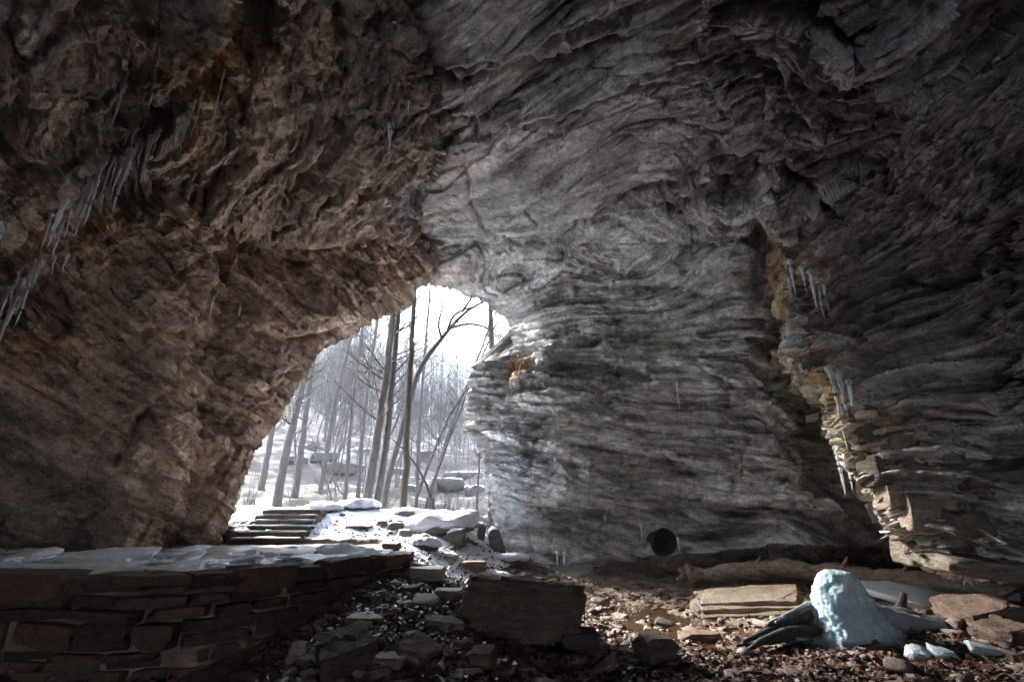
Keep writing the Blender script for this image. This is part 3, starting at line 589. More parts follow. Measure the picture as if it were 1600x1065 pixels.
# stream
m, t, b = nt('stream water'); b.inputs['Base Color'].default_value = (.10, .055, .025, 1); b.inputs['Roughness'].default_value = .04; b.inputs['IOR'].default_value = 1.33; b.inputs['Transmission Weight'].default_value = .5
bump(t, b, noise(t, coords(t, (1, 1, 1)), 7, 3), .01)
wp = [gp(*a)[:2] for a in ((930, 925, 0), (1010, 925, 0), (1100, 945, 0), (1200, 985, 0), (1190, 1012, 0), (1090, 1010, 0), (1010, 995, 0), (940, 955, 0))]
cx_, cy_ = np.mean(wp, 0); V = [(cx_, cy_, 0)] + [(a, b_, 0) for a, b_ in wp]; V = np.array(V); V[:, 2] = -.045
tag(obj('stream_water', mesh('stream_water', V, np.array([[0, i + 1, (i + 1) % len(wp) + 1] for i in range(len(wp))]), m)), 'shallow brown stream water between the stones of the creek bed', kind='structure')

exec_marker = True
#--PART2--
def mpp(p): return (p[1] * CP + (p[2] - EYE) * SP) / FPX
def row_z(p, py):
    """height on the vertical through p that is seen at picture row py"""
    lo, hi = p[2] - 6, p[2] + 12
    for _ in range(40):
        m_ = (lo + hi) / 2
        if proj((p[0], p[1], m_))[1] > py: lo = m_
        else: hi = m_
    return lo
def rockobj(name, seed, base, dims, mat, rot=(0, 0, 0), level=3, sink=.12, parent=None, chipa=0, **kw):
    V, F = rock_verts(seed, dims, level, **kw)
    if chipa: V = chip(V, seed, (.5, .5, .13), chipa)
    return obj(name, mesh(name, V, F, mat, False), parent, (base[0], base[1], base[2] + dims[2] * (.5 - sink)), rot)

# ------------------------------------------------------------------ dry stone retaining wall
wallE = empty('stone_wall', (wall_line[4][0], wall_line[4][1], 0))
tag(wallE, 'dark dry stone retaining wall of stacked blocks holding up the icy terrace', 'wall')
wpts = [np.array(p) for p in wall_line[1:]] + [np.array([wall_line[-1][0] - .05, wall_line[-1][1] + .8])]
wl_len = np.concatenate([[0], np.cumsum([np.linalg.norm(b - a) for a, b in zip(wpts[:-1], wpts[1:])])])
def wall_at(s):
    i = min(max(np.searchsorted(wl_len, s) - 1, 0), len(wpts) - 2); t = (s - wl_len[i]) / (wl_len[i + 1] - wl_len[i]); p = wpts[i] * (1 - t) + wpts[i + 1] * t
    d = (wpts[i + 1] - wpts[i]); return p, math.atan2(d[1], d[0])
rg = np.random.default_rng(5); woff = np.array([wall_line[4][0], wall_line[4][1], 0.])
z0 = -.35; nst = 0
while z0 < TERR_Z - .03:
    ch = rg.choice([.15, .2, .27, .34]); ch = min(ch, TERR_Z + .02 - z0)
    if TERR_Z - (z0 + ch) < .09: ch = TERR_Z + .02 - z0
    s = .3
    while s < wl_len[-1]:
        k = 1 - .45 * sstep(4.2, 7.5, s); w = rg.uniform(.35, 1.0) * k * (1.3 if ch > .22 else 1)
        nsub = 1 if (ch < .2 or rg.random() < .55) else 2
        for q in range(nsub):
            p, a = wall_at(min(s + w / 2, wl_len[-1])); hh = ch / nsub; nrm = np.array([math.sin(a), -math.cos(a)])
            c = p - nrm * (.16 - rg.uniform(-.12, .10))
            if z0 + ch > gh(*(p + nrm * .2)) - .15:
                V, F_ = rock_verts(int(rg.integers(1e6)), (w * .94, .5, hh * .9), 3, 9, 1.0, .07)
                obj('stone', mesh('stone', V, F_, M_wallstone), wallE, np.array([c[0], c[1], z0 + hh * (q + .5)]) - woff, (rg.normal(0, .03), rg.normal(0, .03), a + rg.normal(0, .06))); nst += 1
        s += w
    z0 += ch
for px_, py_, w_, h_, d_ in ((50, 908, 175, 26, .9), (-110, 905, 150, 34, .9), (165, 912, 100, 16, .7), (275, 908, 150, 14, .8), (405, 897, 90, 22, .6), (520, 882, 95, 16, .6), (600, 872, 60, 10, .5), (345, 905, 70, 14, .6)):
    p = gp(px_, py_ - h_ * .4, TERR_Z); m_ = mpp(p); V, F_ = rock_verts(int(w_ * 7 + h_), (w_ * m_, d_, h_ * m_ * 1.5), 3, 6, .9, .05, .05)
    dl = [np.hypot(*(p[:2] - wall_at(s)[0])) for s in np.linspace(0, wl_len[-1], 200)]; pw, a = wall_at(np.linspace(0, wl_len[-1], 200)[int(np.argmin(dl))]); nrm = np.array([-math.sin(a), math.cos(a)])
    c = pw + nrm * (d_ * .5 - .22)
    obj('coping_slab', mesh('coping_slab', V, F_, M_wallstone), wallE, np.array([c[0], c[1], TERR_Z - h_ * m_ * .45]) - woff, (0, 0, a))
print('wall stones', nst)

# ------------------------------------------------------------------ steps
sb = gp(414, 850, TERR_Z); stepE = empty('stone_steps', sb)
tag(stepE, 'short flight of brown steps with snow on the treads against the dark cave wall', 'steps')
for i in range(6):
    w = 1.78 - .03 * i; V, F_ = rock_verts(300 + i, (w, .42, .15), 3, 3, 1.0, .02); x0 = .0 - .01 * i; y0 = .05 + .31 * i; zz = .07 + .125 * i
    s_ = obj('step', mesh('step', V, F_, M_step), stepE, (x0, y0, zz), (0, 0, rg.normal(0, .012)))
    V, F_ = rock_verts(330 + i, (w * .97, .30, .045), 3, 2, 1.0, .22); obj('snow_cover', mesh('snow_cover', V, F_, M_snow, True), s_, (0, .035, .078 if i else .07))

# ------------------------------------------------------------------ ice slabs on the terrace
def plate(seed, rx, ry, th):
    r_ = np.random.default_rng(seed); n = int(r_.integers(6, 11)); a = np.sort(r_.uniform(0, 2 * math.pi, n)); a = np.linspace(0, 2 * math.pi, n, endpoint=False) + r_.normal(0, .22, n)
    q = np.stack([np.cos(a) * rx, np.sin(a) * ry], -1) * r_.uniform(.7, 1.1, (n, 1)); V = []; F_ = []
    for s_, z_ in ((.9, -th / 2), (1.0, -th * .2), (1.02, th * .38), (.99, th / 2)):
        V += [(x_ * s_, y_ * s_, z_ + r_.normal(0, th * .06)) for x_, y_ in q]
    V += [(0, 0, -th / 2), (0, 0, th / 2 + r_.normal(0, th * .1))]
    for l in range(3): F_ += [(l * n + i, l * n + (i + 1) % n, (l + 1) * n + (i + 1) % n) for i in range(n)] + [(l * n + i, (l + 1) * n + (i + 1) % n, (l + 1) * n + i) for i in range(n)]
    F_ += [((i + 1) % n, i, 4 * n) for i in range(n)] + [(3 * n + i, 3 * n + (i + 1) % n, 4 * n + 1) for i in range(n)]
    return np.array(V), np.array(F_)
ig = 'broken ice plates on the terrace edge'
big_ice = [(150, 874, 150, 34, 'longest pale blue ice sheet lying flat along the terrace edge'), (262, 872, 62, 26, 'thick broad ice plate tilted on end near the middle of the ice row'), (15, 876, 60, 24, 'rounded ice plate at the wall end of the ice row farthest from the steps'),
           (345, 872, 70, 22, 'flat grey ice plate just below the foot of the steps'), (268, 884, 32, 14, 'small ragged ice lump overhanging the front of the terrace'), (450, 868, 70, 18, 'wide thin ice plate with snow on it near the dark coping stone')]
for i, (px_, py_, w_, h_, lb) in enumerate(big_ice):
    p = gp(px_, py_ + h_ * .3, TERR_Z); m_ = mpp(p); V, F_ = plate(400 + i, w_ * m_ * .5, .55, .07)
    V = V + (fbm(V / .25, 2, 3) * .012)[:, None]
    tag(obj('ice_plate', mesh('ice_plate', V, F_, M_ice), None, p + np.array([0, .35, .10]), (R(6 + rg.uniform(0, 6)), rg.normal(0, .04), rg.normal(0, .15))), lb, 'ice slab', ig)
sv = np.linspace(.2, wl_len[-1] - .5, 160); V = []; nr = 14
for a_, s_ in enumerate(sv):
    p, a = wall_at(s_); nrm = np.array([-math.sin(a), math.cos(a)]); wd = 1.5 * min(1, (wl_len[-1] - s_) / 2.5) + .2
    for k in range(nr): q = p + nrm * (.22 + wd * k / (nr - 1) + .10 * math.sin(s_ * 5.1 + k) * (k in (0, nr - 1))); V.append((q[0], q[1], TERR_Z + .02 + (.05 if 0 < k < nr - 1 else -.04)))
V = np.array(V); ff = facet(np.stack([V[:, 0] / .42, V[:, 1] / .3, V[:, 0] * 0 + .5], -1), 88, .35); V[:, 2] += .045 * ff[0] - .05 * np.exp(-(ff[1] / .06) ** 2) + .015 * fbm(V / .2, 3, 7)
ii = np.arange(160 * nr).reshape(160, nr); tag(obj('ice_sheet', mesh('ice_sheet', V, np.stack([ii[:-1, :-1], ii[1:, :-1], ii[1:, 1:], ii[:-1, 1:]], -1).reshape(-1, 4), M_ice, False)), 'long thin sheet of cracked pale ice covering the terrace behind the wall top', 'ice sheet')
for i in range(80):
    px_ = rg.uniform(-160, 520); py_ = rg.uniform(868, 889) - max(px_ - 380, 0) * .05; p = gp(px_, py_, TERR_Z)
    if sdf2([p[0]], [p[1]], terr_poly)[0] < .10: continue
    k_ = rg.random(); sz = rg.uniform(.2, .42) if k_ < .35 else rg.uniform(.06, .2); V, F_ = plate(440 + i, sz, sz * rg.uniform(.5, .9), rg.uniform(.03, .07))
    tag(obj('ice_plate', mesh('ice_plate', V, F_, M_ice), None, p + np.array([0, 0, rg.uniform(.03, .13)]), (rg.normal(.10, .14 if k_ < .35 else .35), rg.normal(0, .10 if k_ < .35 else .3), rg.uniform(0, 6))), 'small broken piece of pale blue ice in the row along the terrace edge', 'ice chunk', ig)
def mound(name, px_, py_, wm, dm, hm, mat, seed, base=None):
    p = base if base is not None else ground(px_, py_); n = 26; a, b_ = np.meshgrid(np.linspace(0, 2 * math.pi, 40, endpoint=False), np.linspace(0, 1, n)); a = a.ravel(); b_ = b_.ravel()
    V = np.stack([np.cos(a) * b_ * wm / 2, np.sin(a) * b_ * dm / 2, hm * (1 - b_ ** 1.7) - .06 * b_], -1); V[:, 2] += fbm(V / .28, 4, seed) * hm * .28 * (1 - b_ ** 3); V[:, :2] *= (1 + .25 * gnoise(np.stack([np.cos(a) * 1.3, np.sin(a) * 1.3, a * 0 + seed], -1), seed))[:, None]
    i = np.arange(n * 40).reshape(n, 40); j = np.roll(i, -1, 1); Fm = np.stack([i[:-1], j[:-1], j[1:], i[1:]], -1).reshape(-1, 4)[:, ::-1]
    return obj(name, mesh(name, V, Fm, mat, True), None, p)
M_snowice = mat_snow('icy snow')
tag(mound('ice_heap', 545, 872, 1.9, .9, .22, M_snowice, 5, gp(535, 868, TERR_Z)), 'low heap of frosty white ice at the corner end of the terrace', 'ice heap')

# ------------------------------------------------------------------ boulders and rocks
def rk(px_, py_, w, h, d, mat, label, seed, name='boulder', rot=(0, 0, 0), cat='boulder', group=None, **kw):
    p = ground(px_, py_); m_ = mpp(p); kw.setdefault('block', .9)
    o = rockobj(name, seed, p + np.array([0, d * .3, 0]), (w * m_, d, h * m_ * 1.15), mat, rot, **kw); return tag(o, label, cat, group)
rk(812, 992, 226, 79, 1.5, M_boulder, 'long dark squared boulder standing across the leafy slope beside the creek', 21, rot=(R(-6), R(4), R(-6)), level=6, cuts=16, rough=.07, strat=.05, block=.7, chipa=.07)
rk(527, 1060, 88, 46, .75, M_boulder, 'angular brown block with a slanting top below the stone wall', 22, rot=(R(10), R(-13), R(24)), level=5, cuts=12, rough=.05, chipa=.05)
rk(690, 986, 64, 14, .5, M_boulder, 'small squared brown block just in front of the long dark boulder end', 23, rot=(0, R(8), R(10)), level=3)
rk(566, 982, 60, 16, .6, M_rubble, 'flat pale slab lying at the foot of the stone wall', 24, name='rock_slab', cat='rock slab', level=3)
rk(648, 1042, 56, 26, .5, M_boulder, 'leaning wedge of brown rock in the middle of the leaf litter', 25, rot=(R(10), R(18), R(-30)), level=4, block=.4, cuts=12, rough=.06)
rk(756, 1046, 44, 22, .5, M_boulder, 'dark squat rock standing in front of the long boulder', 26, level=4, block=.4, cuts=12, rough=.06)
rk(1028, 1042, 60, 42, .5, M_boulder, 'dark grey rounded rock at the near edge of the creek', 27, rot=(R(6), R(6), R(15)), level=5, cuts=12, block=.5, chipa=.045)
rk(905, 1018, 62, 26, .5, M_boulder, 'low rock tucked under the creek end of the long boulder', 28, level=3)
rk(1100, 1003, 66, 12, .35, M_boulder, 'thin dark slab lying in the shallow stream water', 29, name='rock_slab', cat='rock slab', level=3)
rk(740, 892, 40, 14, .5, M_rubble, 'brown rock breaking out of the lower edge of the snow', 30, level=3)
rk(665, 905, 56, 16, .6, M_rubble, 'flat slab below the corner of the stone wall', 31, name='rock_slab', cat='rock slab', level=3)
rk(700, 935, 44, 12, .4, M_rubble, 'small slab between the wall corner and the long boulder', 32, name='rock_slab', cat='rock slab', level=3)
snowy = [(686, 836, 120, 44, 1.1, 'largest snow blanketed boulder in the middle of the rock pile', (0, R(-4), 0)), (712, 852, 30, 28, .4, 'bare dark upright rock at the end of the largest snowy boulder', (0, 0, 0)), (556, 797, 66, 22, .9, 'smooth snow domed boulder on the crest beside the twin trunks', (0, 0, 0)),
    (500, 800, 56, 18, .8, 'snow domed boulder on the crest nearest the steps', (0, 0, 0)), (662, 858, 48, 26, .5, 'snow topped boulder with a dark underside below the largest snowy boulder', (0, R(8), 0)), (752, 843, 14, 30, .25, 'narrow slab standing upright in the snow near the pale wall', (0, R(8), 0)),
    (774, 860, 26, 40, .35, 'dark pointed rock with snow on one side at the foot of the pale wall', (0, R(-12), 0)), (648, 806, 76, 14, .5, 'long snow covered slab on the crest beside the dark tree', (0, R(4), 0)), (616, 828, 24, 12, .3, 'small dark rock showing in the open snow', (0, 0, 0)), (596, 822, 18, 10, .3, 'tiny dark rock in the snow below the domed boulder', (0, 0, 0)),
    (728, 848, 32, 18, .4, 'low rock between the dark upright rock and the standing slab', (0, 0, 0)), (610, 860, 26, 14, .4, 'stack of thin stones where the snow meets the terrace', (0, 0, 0)), (690, 800, 40, 14, .5, 'slab with a bare dark edge on top of the rock pile', (0, 0, 0)), (730, 820, 60, 20, .7, 'snowy boulder at the back of the pile near the cliff', (0, R(6), 0)),
    (560, 826, 46, 6, .3, 'thin stone edge crossing the smooth snow slope', (0, 0, R(-10))), (632, 838, 22, 12, .3, 'dark stone beside the largest snowy boulder', (0, 0, 0)), (800, 880, 52, 18, .6, 'snow streaked rock at the foot of the frozen wall', (0, 0, 0)), (700, 872, 30, 10, .4, 'little stone poking through snow low on the bank', (0, 0, 0)), (770, 905, 50, 14, .5, 'brown slab edge at the bottom of the snow bank', (0, 0, 0))]
for i, (px_, py_, w, h, d, lb, ro) in enumerate(snowy):
    p = ground(px_, py_); m_ = mpp(p); bare = 'dark' in lb.split()[:3] or 'thin' in lb or 'bare' in lb or 'narrow' in lb
    o = rockobj('snowy_rock', 50 + i, p + np.array([0, d * .3, 0]), (w * m_, d, h * m_ * (1.1 if bare else .85)), M_snowrock, ro, level=3, cuts=10, rough=.07, sink=.2, block=.35 if bare else 0)
    tag(o, lb, 'rock', 'snowy rocks in the cave opening')
    hh = h * m_ * (.25 if bare else .55); k_ = .75 if bare else 1.1
    V, F_ = ico(4); V = V.copy(); V[:, 2] = np.where(V[:, 2] < 0, V[:, 2] * .25, V[:, 2] ** 1.0); V *= np.array([w * m_ * .5 * k_, d * .5 * k_, hh]); V[:, 2] += fbm(V / (.22 * w * m_ + .05), 4, i) * .35 * hh; V[:, :2] *= (1 + .25 * fbm(V / (.35 * w * m_ + .05), 3, i + 50))[:, None]
    obj('snow_cover', mesh('snow_cover', V, F_, M_snow, True), o, (0, .02, h * m_ * (.30 if bare else .02)))
# layered pale slab in the creek
p = ground(1195, 972); m_ = mpp(p); p = p - np.array([0, 0, .13]); sE = empty('layered_slab', p); tag(sE, 'pale layered sandstone slab dipping toward the creek in front of the log', 'rock slab')
for i in range(6):
    w = (200 - 6 * i) * m_; V, F_ = rock_verts(600 + i, (w, 1.7 - .16 * i, .11), 5, 12, .6, .05); V = chip(V, 600 + i, (.6, .35, .05), .022)
    obj('layer', mesh('layer', V, F_, M_slab), sE, (.03 * i + rg.normal(0, .04), .55 + .07 * i, .05 + .075 * i), (R(15 - i * .6), R(-5), R(-14 + rg.normal(0, 5))))
for i, (px_, py_, w, h, d, lb) in enumerate([(1562, 985, 95, 52, .9, 'layered brown rock under the buttress at the edge of the frame'), (1590, 1012, 70, 36, .6, 'tilted green brown rock beside the end of the glazed trunk'), (1540, 958, 80, 22, .8, 'flat pale slab below the lowest ledge of the buttress'), (1330, 938, 60, 18, .6, 'low slab half hidden behind the ice stalagmite')]):
    rk(px_, py_, w, h * .8, d, M_boulder, lb, 640 + i, name='rock_slab', cat='rock slab', rot=(R(4), R(-8), R(15 * i)), level=5, cuts=12, block=.55, rough=.05, chipa=.03)

# ------------------------------------------------------------------ fallen log
lp = [ground(1072, 915) + np.array([0, -.3, .27])]; Yl = lp[0][1]
for (px_, py_), yy in zip([(1110, 899), (1160, 891), (1220, 888), (1290, 893), (1360, 901), (1430, 907), (1500, 913), (1590, 922)], np.linspace(Yl - .2, Yl - 3.6, 8)): lp.append(at(px_, py_, yy))
lp = np.array(lp); tt = np.linspace(0, 1, len(lp)); ti = np.linspace(0, 1, 60); path = np.stack([np.interp(ti, tt, lp[:, k]) for k in range(3)], -1); path[:, 2] += .02 * np.sin(ti * 37)
rad = .205 * (1 - .15 * ti) * (1 + .08 * np.sin(ti * 51) + .05 * np.sin(ti * 117)) + .10 * np.exp(-((ti - .0) / .03) ** 2)
logE = empty('fallen_log', path[0]); tag(logE, 'long weathered fallen log lying along the foot of the far wall', 'log')
mb = MB(); mb.tube(path - path[0], rad, 16); me = mb.mesh('trunk', M_log)
co = np.empty(len(me.vertices) * 3, np.float32); me.vertices.foreach_get('co', co); co = co.reshape(-1, 3); co += (fbm(co / np.array([.5, .12, .12]), 3, 6) * .07)[:, None] * np.array([0, .6, 1]); me.vertices.foreach_set('co', co.ravel())
obj('trunk', me, logE)
for i, (dx, dz, L) in enumerate(((-.25, .2, .4), (-.3, -.05, .45), (-.1, -.28, .4), (.05, .3, .3), (-.2, .05, .5))):
    mb = MB(); q = np.array([(0, 0, 0), (dx * .5, -.08, dz * .6), (dx * L * 2.6, -.1 - .05 * i, dz * L * 2.4)]); mb.tube(q, [.13, .10, .05], 8); obj('root', mb.mesh('root', M_log), logE)
for s_ in (.3, .55, .72):
    k = int(s_ * 59); mb = MB(); q = path[k] - path[0]; mb.tube(np.array([q, q + np.array([.05, -.12, .2]), q + np.array([.12, -.2, .36])]), [.05, .035, .02], 6); obj('branch_stub', mb.mesh('branch_stub', M_log), logE)

# ------------------------------------------------------------------ ice stalagmite, glazed trunk, ice
pb = ground(1328, 1004); m_ = mpp(pb); hS = (1004 - 893) * m_ * .95
n, k = 120, 110; zz, aa = np.meshgrid(np.linspace(0, 1, n), np.linspace(0, 2 * math.pi, k, endpoint=False), indexing='ij'); zz = zz.ravel(); aa = aa.ravel()
prof = np.interp(zz, [0, .08, .25, .45, .62, .78, .88, .95, .985, 1], [60, 54, 47, 42, 40, 36, 30, 21, 11, 0]) * m_
V = np.stack([np.cos(aa) * prof * (1.0 - .0 * zz), np.sin(aa) * prof * .85, zz * hS], -1); V[:, 0] *= 1 + np.where(np.cos(aa) > 0, .75, .12) * (1 - zz) ** 2.2; V[:, 0] -= .05 * zz - .02
nn = np.stack([np.cos(aa), np.sin(aa), .3 + 0 * aa], -1)
up_ = np.clip(zz * 1.6 - .2, 0, 1)
V += nn * ((fbm(V / .24, 2, 71) * .04 + fbm(V / np.array([.07, .07, .5]), 3, 72) * .06 * (1 - .6 * up_) + fbm(V / .07, 3, 75) * .022 + np.abs(fbm(V / .03, 2, 73)) * .007) * np.minimum(prof / .1, 1))[:, None]
i = np.arange(n * k).reshape(n, k); j = np.roll(i, -1, 1); Fm = np.stack([i[:-1], j[:-1], j[1:], i[1:]], -1).reshape(-1, 4)
tag(obj('ice_stalagmite', mesh('ice_stalagmite', V, Fm, M_stal, True), None, pb), 'stout pale blue ice stalagmite standing on the wet black trunk', 'ice stalagmite')
gE = empty('glazed_trunk', pb); tag(gE, 'black wet fallen trunk glazed with ice lying around the ice stalagmite', 'log')
def gt_path(pix, dy): 
    o = []
    for (px_, py_), d_ in zip(pix, dy): o.append(at(px_, py_, pb[1] + d_) - pb)
    return np.array(o)
def smoothp(pts, n=40):
    tt = np.linspace(0, 1, len(pts)); ti = np.linspace(0, 1, n); return np.stack([np.interp(ti, tt, pts[:, q]) for q in range(3)], -1)
mb = MB(); q = smoothp(gt_path([(1270, 985), (1340, 965), (1420, 978), (1500, 996), (1562, 1012)], [.25, .3, .2, .1, 0])); mb.tube(q, np.interp(np.linspace(0, 1, 40), [0, .4, .9, 1], [.2, .26, .2, .15]) * (1 + .07 * np.sin(np.linspace(0, 30, 40))), 14); obj('trunk', mb.mesh('trunk', M_blackice), gE)
mb = MB(); q = smoothp(gt_path([(1290, 955), (1240, 968), (1200, 985), (1160, 1003)], [.2, .1, 0, -.1])); mb.tube(q, np.linspace(.10, .03, 40), 8); obj('branch', mb.mesh('branch', M_wetlog), gE)
mb = MB(); q = smoothp(gt_path([(1300, 985), (1230, 985), (1190, 1000), (1165, 1018)], [.0, -.1, -.15, -.2])); mb.tube(q, np.linspace(.09, .03, 40), 8); obj('branch', mb.mesh('branch', M_wetlog), gE)
mb = MB(); q = smoothp(gt_path([(1370, 950), (1440, 967), (1500, 972), (1600, 958)], [.4, .35, .3, .2])); mb.tube(q, np.linspace(.05, .022, 40), 7); obj('branch', mb.mesh('branch', M_wetlog), gE)
mb = MB(); q = smoothp(gt_path([(1420, 976), (1480, 962), (1545, 944), (1610, 912)], [.6, .5, .4, .3])); mb.tube(q, np.linspace(.045, .02, 40), 7); obj('branch', mb.mesh('branch', M_wetlog), gE)
mb = MB(); q = smoothp(gt_path([(1400, 960), (1408, 945), (1412, 925)], [.9, .9, .9])); mb.tube(q, np.linspace(.10, .05, 40), 7); obj('branch', mb.mesh('branch', M_wetlog), gE)
for i, (a_, b_, c_, w_) in enumerate([((1355, 958), (1430, 976), (1475, 985), .20), ((1400, 985), (1460, 995), (1520, 1003), .15), ((1350, 985), (1390, 1000), (1420, 1006), .2)]):
    q = smoothp(gt_path([a_, b_, c_], [.15, .04, -.02]), 24); n_ = 24; th = np.linspace(-1.4, 1.1, 10)
    V = np.array([[q[s][0], q[s][1] - math.cos(t) * w_ * .7 * (1 - .4 * s / 24), q[s][2] + math.sin(t) * w_ * (1 - .4 * s / 24)] for s in range(n_) for t in th]); V += (fbm(V / .12, 3, i + 80) * .03)[:, None]
    ii = np.arange(n_ * 10).reshape(n_, 10); Fm = np.stack([ii[:-1, :-1], ii[1:, :-1], ii[1:, 1:], ii[:-1, 1:]], -1).reshape(-1, 4); o = obj('ice_glaze', mesh('ice_glaze', V, Fm, mat_ice('thin ice glaze', (.36, .40, .44), .4, .2, 14) if i == 0 else bpy.data.materials['thin ice glaze'], True), gE)
    so_ = o.modifiers.new('thick', 'SOLIDIFY'); so_.thickness = .02
M_clear = mat_ice('clear ice', (.62, .72, .80), .45, .12, 30, .02)
for i, pix in enumerate([[(1300, 950), (1250, 958), (1205, 975), (1172, 998)], [(1295, 968), (1255, 972), (1215, 985), (1185, 1006)], [(1300, 978), (1250, 992), (1205, 1002), (1150, 1008)], [(1290, 944), (1262, 948), (1225, 966), (1212, 972)], [(1310, 992), (1260, 1002), (1230, 1012), (1190, 1022)]]):
    mb = MB(); q = smoothp(gt_path(pix, [.25, .15, .05, -.05]), 30); q[1:-1] = (q[:-2] + q[2:]) / 2; mb.tube(q, np.linspace(.085, .02, 30) * (1 + .15 * np.sin(np.arange(30) * 1.3 + i)), 9); o = obj('branch', mb.mesh('branch', M_blackice if i % 2 else M_wetlog), gE)
    mb = MB(); mb.tube(q[:22] + np.array([0, -.02, .055]), np.linspace(.05, .012, 22), 8); obj('ice_glaze', mb.mesh('ice_glaze', M_clear), o)
sk = mound('ice_skirt', 0, 0, 1.75, 1.0, .36, M_clear, 8, np.array([pb[0] + .12, pb[1] - .02, pb[2] - .03])); sk.parent = gE; sk.location = (.12, -.02, -.03)
for i, (px_, py_, w, h, lb) in enumerate([(1440, 940, 190, 34, 'wide sheet of grey blue ice on the ground behind the stalagmite'), (1438, 1034, 40, 24, 'clear ice lump lying in the leaves below the black trunk'), (1478, 1033, 46, 16, 'curved ice shell lying beside the clear ice lump'), (1545, 1030, 66, 12, 'thin tapering strip of ice at the tip of the black trunk'), (1270, 1008, 60, 16, 'frosty ice splash at the base of the stalagmite')]):
    p = ground(px_, py_); mm_ = mpp(p); V, F_ = plate(720 + i, w * mm_ * .5, [.9, .14, .16, .14, .15][i], [.12, .16, .09, .06, .08][i]); V += (fbm(V / .12, 3, 4 + i) * .05)[:, None]
    tag(obj('ice_plate', mesh('ice_plate', V, F_, M_clear if i else M_ice), None, p + np.array([0, .2 if i == 0 else 0, .08]), (R(10 if i == 0 else 18), R([4, 10, 8, 12, 0][i]), 0)), lb, 'ice')

# ------------------------------------------------------------------ drain pipe mouth
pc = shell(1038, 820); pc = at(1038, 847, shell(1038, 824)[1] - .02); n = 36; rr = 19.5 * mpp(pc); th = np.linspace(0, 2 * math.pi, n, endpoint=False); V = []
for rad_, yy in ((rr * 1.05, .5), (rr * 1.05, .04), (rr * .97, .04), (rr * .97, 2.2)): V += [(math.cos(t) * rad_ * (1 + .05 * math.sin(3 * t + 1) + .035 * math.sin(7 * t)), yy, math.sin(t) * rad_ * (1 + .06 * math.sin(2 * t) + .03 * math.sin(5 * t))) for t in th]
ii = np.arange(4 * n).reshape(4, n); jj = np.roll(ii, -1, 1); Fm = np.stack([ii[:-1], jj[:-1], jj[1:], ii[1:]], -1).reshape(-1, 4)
tag(obj('drain_pipe', mesh('drain_pipe', V, Fm, mat_rock('shaded concrete', (.02, .018, .016), (.05, .046, .042), 4)), None, pc), 'round dark drain pipe mouth in the base of the pale grey wall', 'drain pipe')  # near-black colour stands in for the shade inside the pipe

# ------------------------------------------------------------------ blocks along the broken edge of the buttress
blocks = [(1293, 653, 40, 11), (1292, 667, 32, 15), (1327, 698, 36, 19), (1410, 690, 40, 34), (1395, 662, 54, 11), (1448, 729, 64, 19), (1416, 747, 52, 15), (1480, 716, 42, 20), (1395, 776, 26, 32), (1414, 815, 20, 44), (1437, 803, 42, 52), (1471, 784, 40, 30), (1427, 852, 18, 42), (1443, 868, 26, 30), (1530, 880, 150, 26), (1592, 886, 60, 22), (1495, 856, 92, 13), (1545, 848, 62, 12), (1374, 740, 24, 40), (1353, 644, 42, 15), (1376, 650, 52, 14), (1287, 628, 38, 15), (1268, 636, 28, 15), (1345, 720, 30, 24), (1362, 770, 26, 26), (1385, 800, 24, 30), (1500, 820, 60, 40), (1520, 770, 70, 22), (1560, 745, 80, 16), (1350, 680, 26, 24)]
for i, (px_, py_, w, h) in enumerate(blocks):
    p = shell(px_, py_); m_ = mpp(p); d = p - np.array([0, 0, EYE]); d /= np.linalg.norm(d); V, F_ = rock_verts(800 + i, (w * m_ * 1.05, max(.5, w * m_ * .7), h * m_ * 1.1), 3, 9, .72, .09, .06)
    obj('rock_block', mesh('rock_block', V, F_, M_buttblock), BUTT, p + d * (.04 + .14 * rg.random()), (rg.normal(0, .1), rg.normal(.05, .12), rg.normal(.35, .3)))

# ------------------------------------------------------------------ icicles
def icicle(px0, py0, px1, py1, w, label, group, seed, off=.16):
    p = shell(px0, py0); d = p - np.array([0, 0, EYE]); d /= np.linalg.norm(d); p0 = p.copy(); p = p - d * off
    zb = row_z(p, py1); L = max(.08, p[2] - zb) + .06; r0 = max(w * mpp(p) * .5, .007); n = 18; t = np.linspace(0, 1, n); r_ = np.random.default_rng(seed)
    ax = np.stack([np.cumsum(r_.normal(0, .004, n)), np.cumsum(r_.normal(0, .004, n)), -t * L], -1); rad = r0 * (1 - t) ** .75 * (1 + .22 * np.sin(t * L * 26 + seed) * (1 - t)) + .002
    rad *= 1 + .4 * np.exp(-t / .05); ax = np.vstack([p0 - p + np.array([0, 0, .02]), (p0 - p) * .45 + np.array([0, 0, .035]), ax]); rad = np.concatenate([[rad[0] * .35, rad[0] * .5], rad]); mb = MB(); mb.tube(ax, rad, 8); return tag(obj('icicle', mb.mesh('icicle', M_icicle), None, p + np.array([0, 0, .06])), label, 'icicle', group)
Lg = 'icicles along the overhang of the dark wall'; Ll = 'thin icicle hanging in the slanting row along the overhang of the dark brown wall'
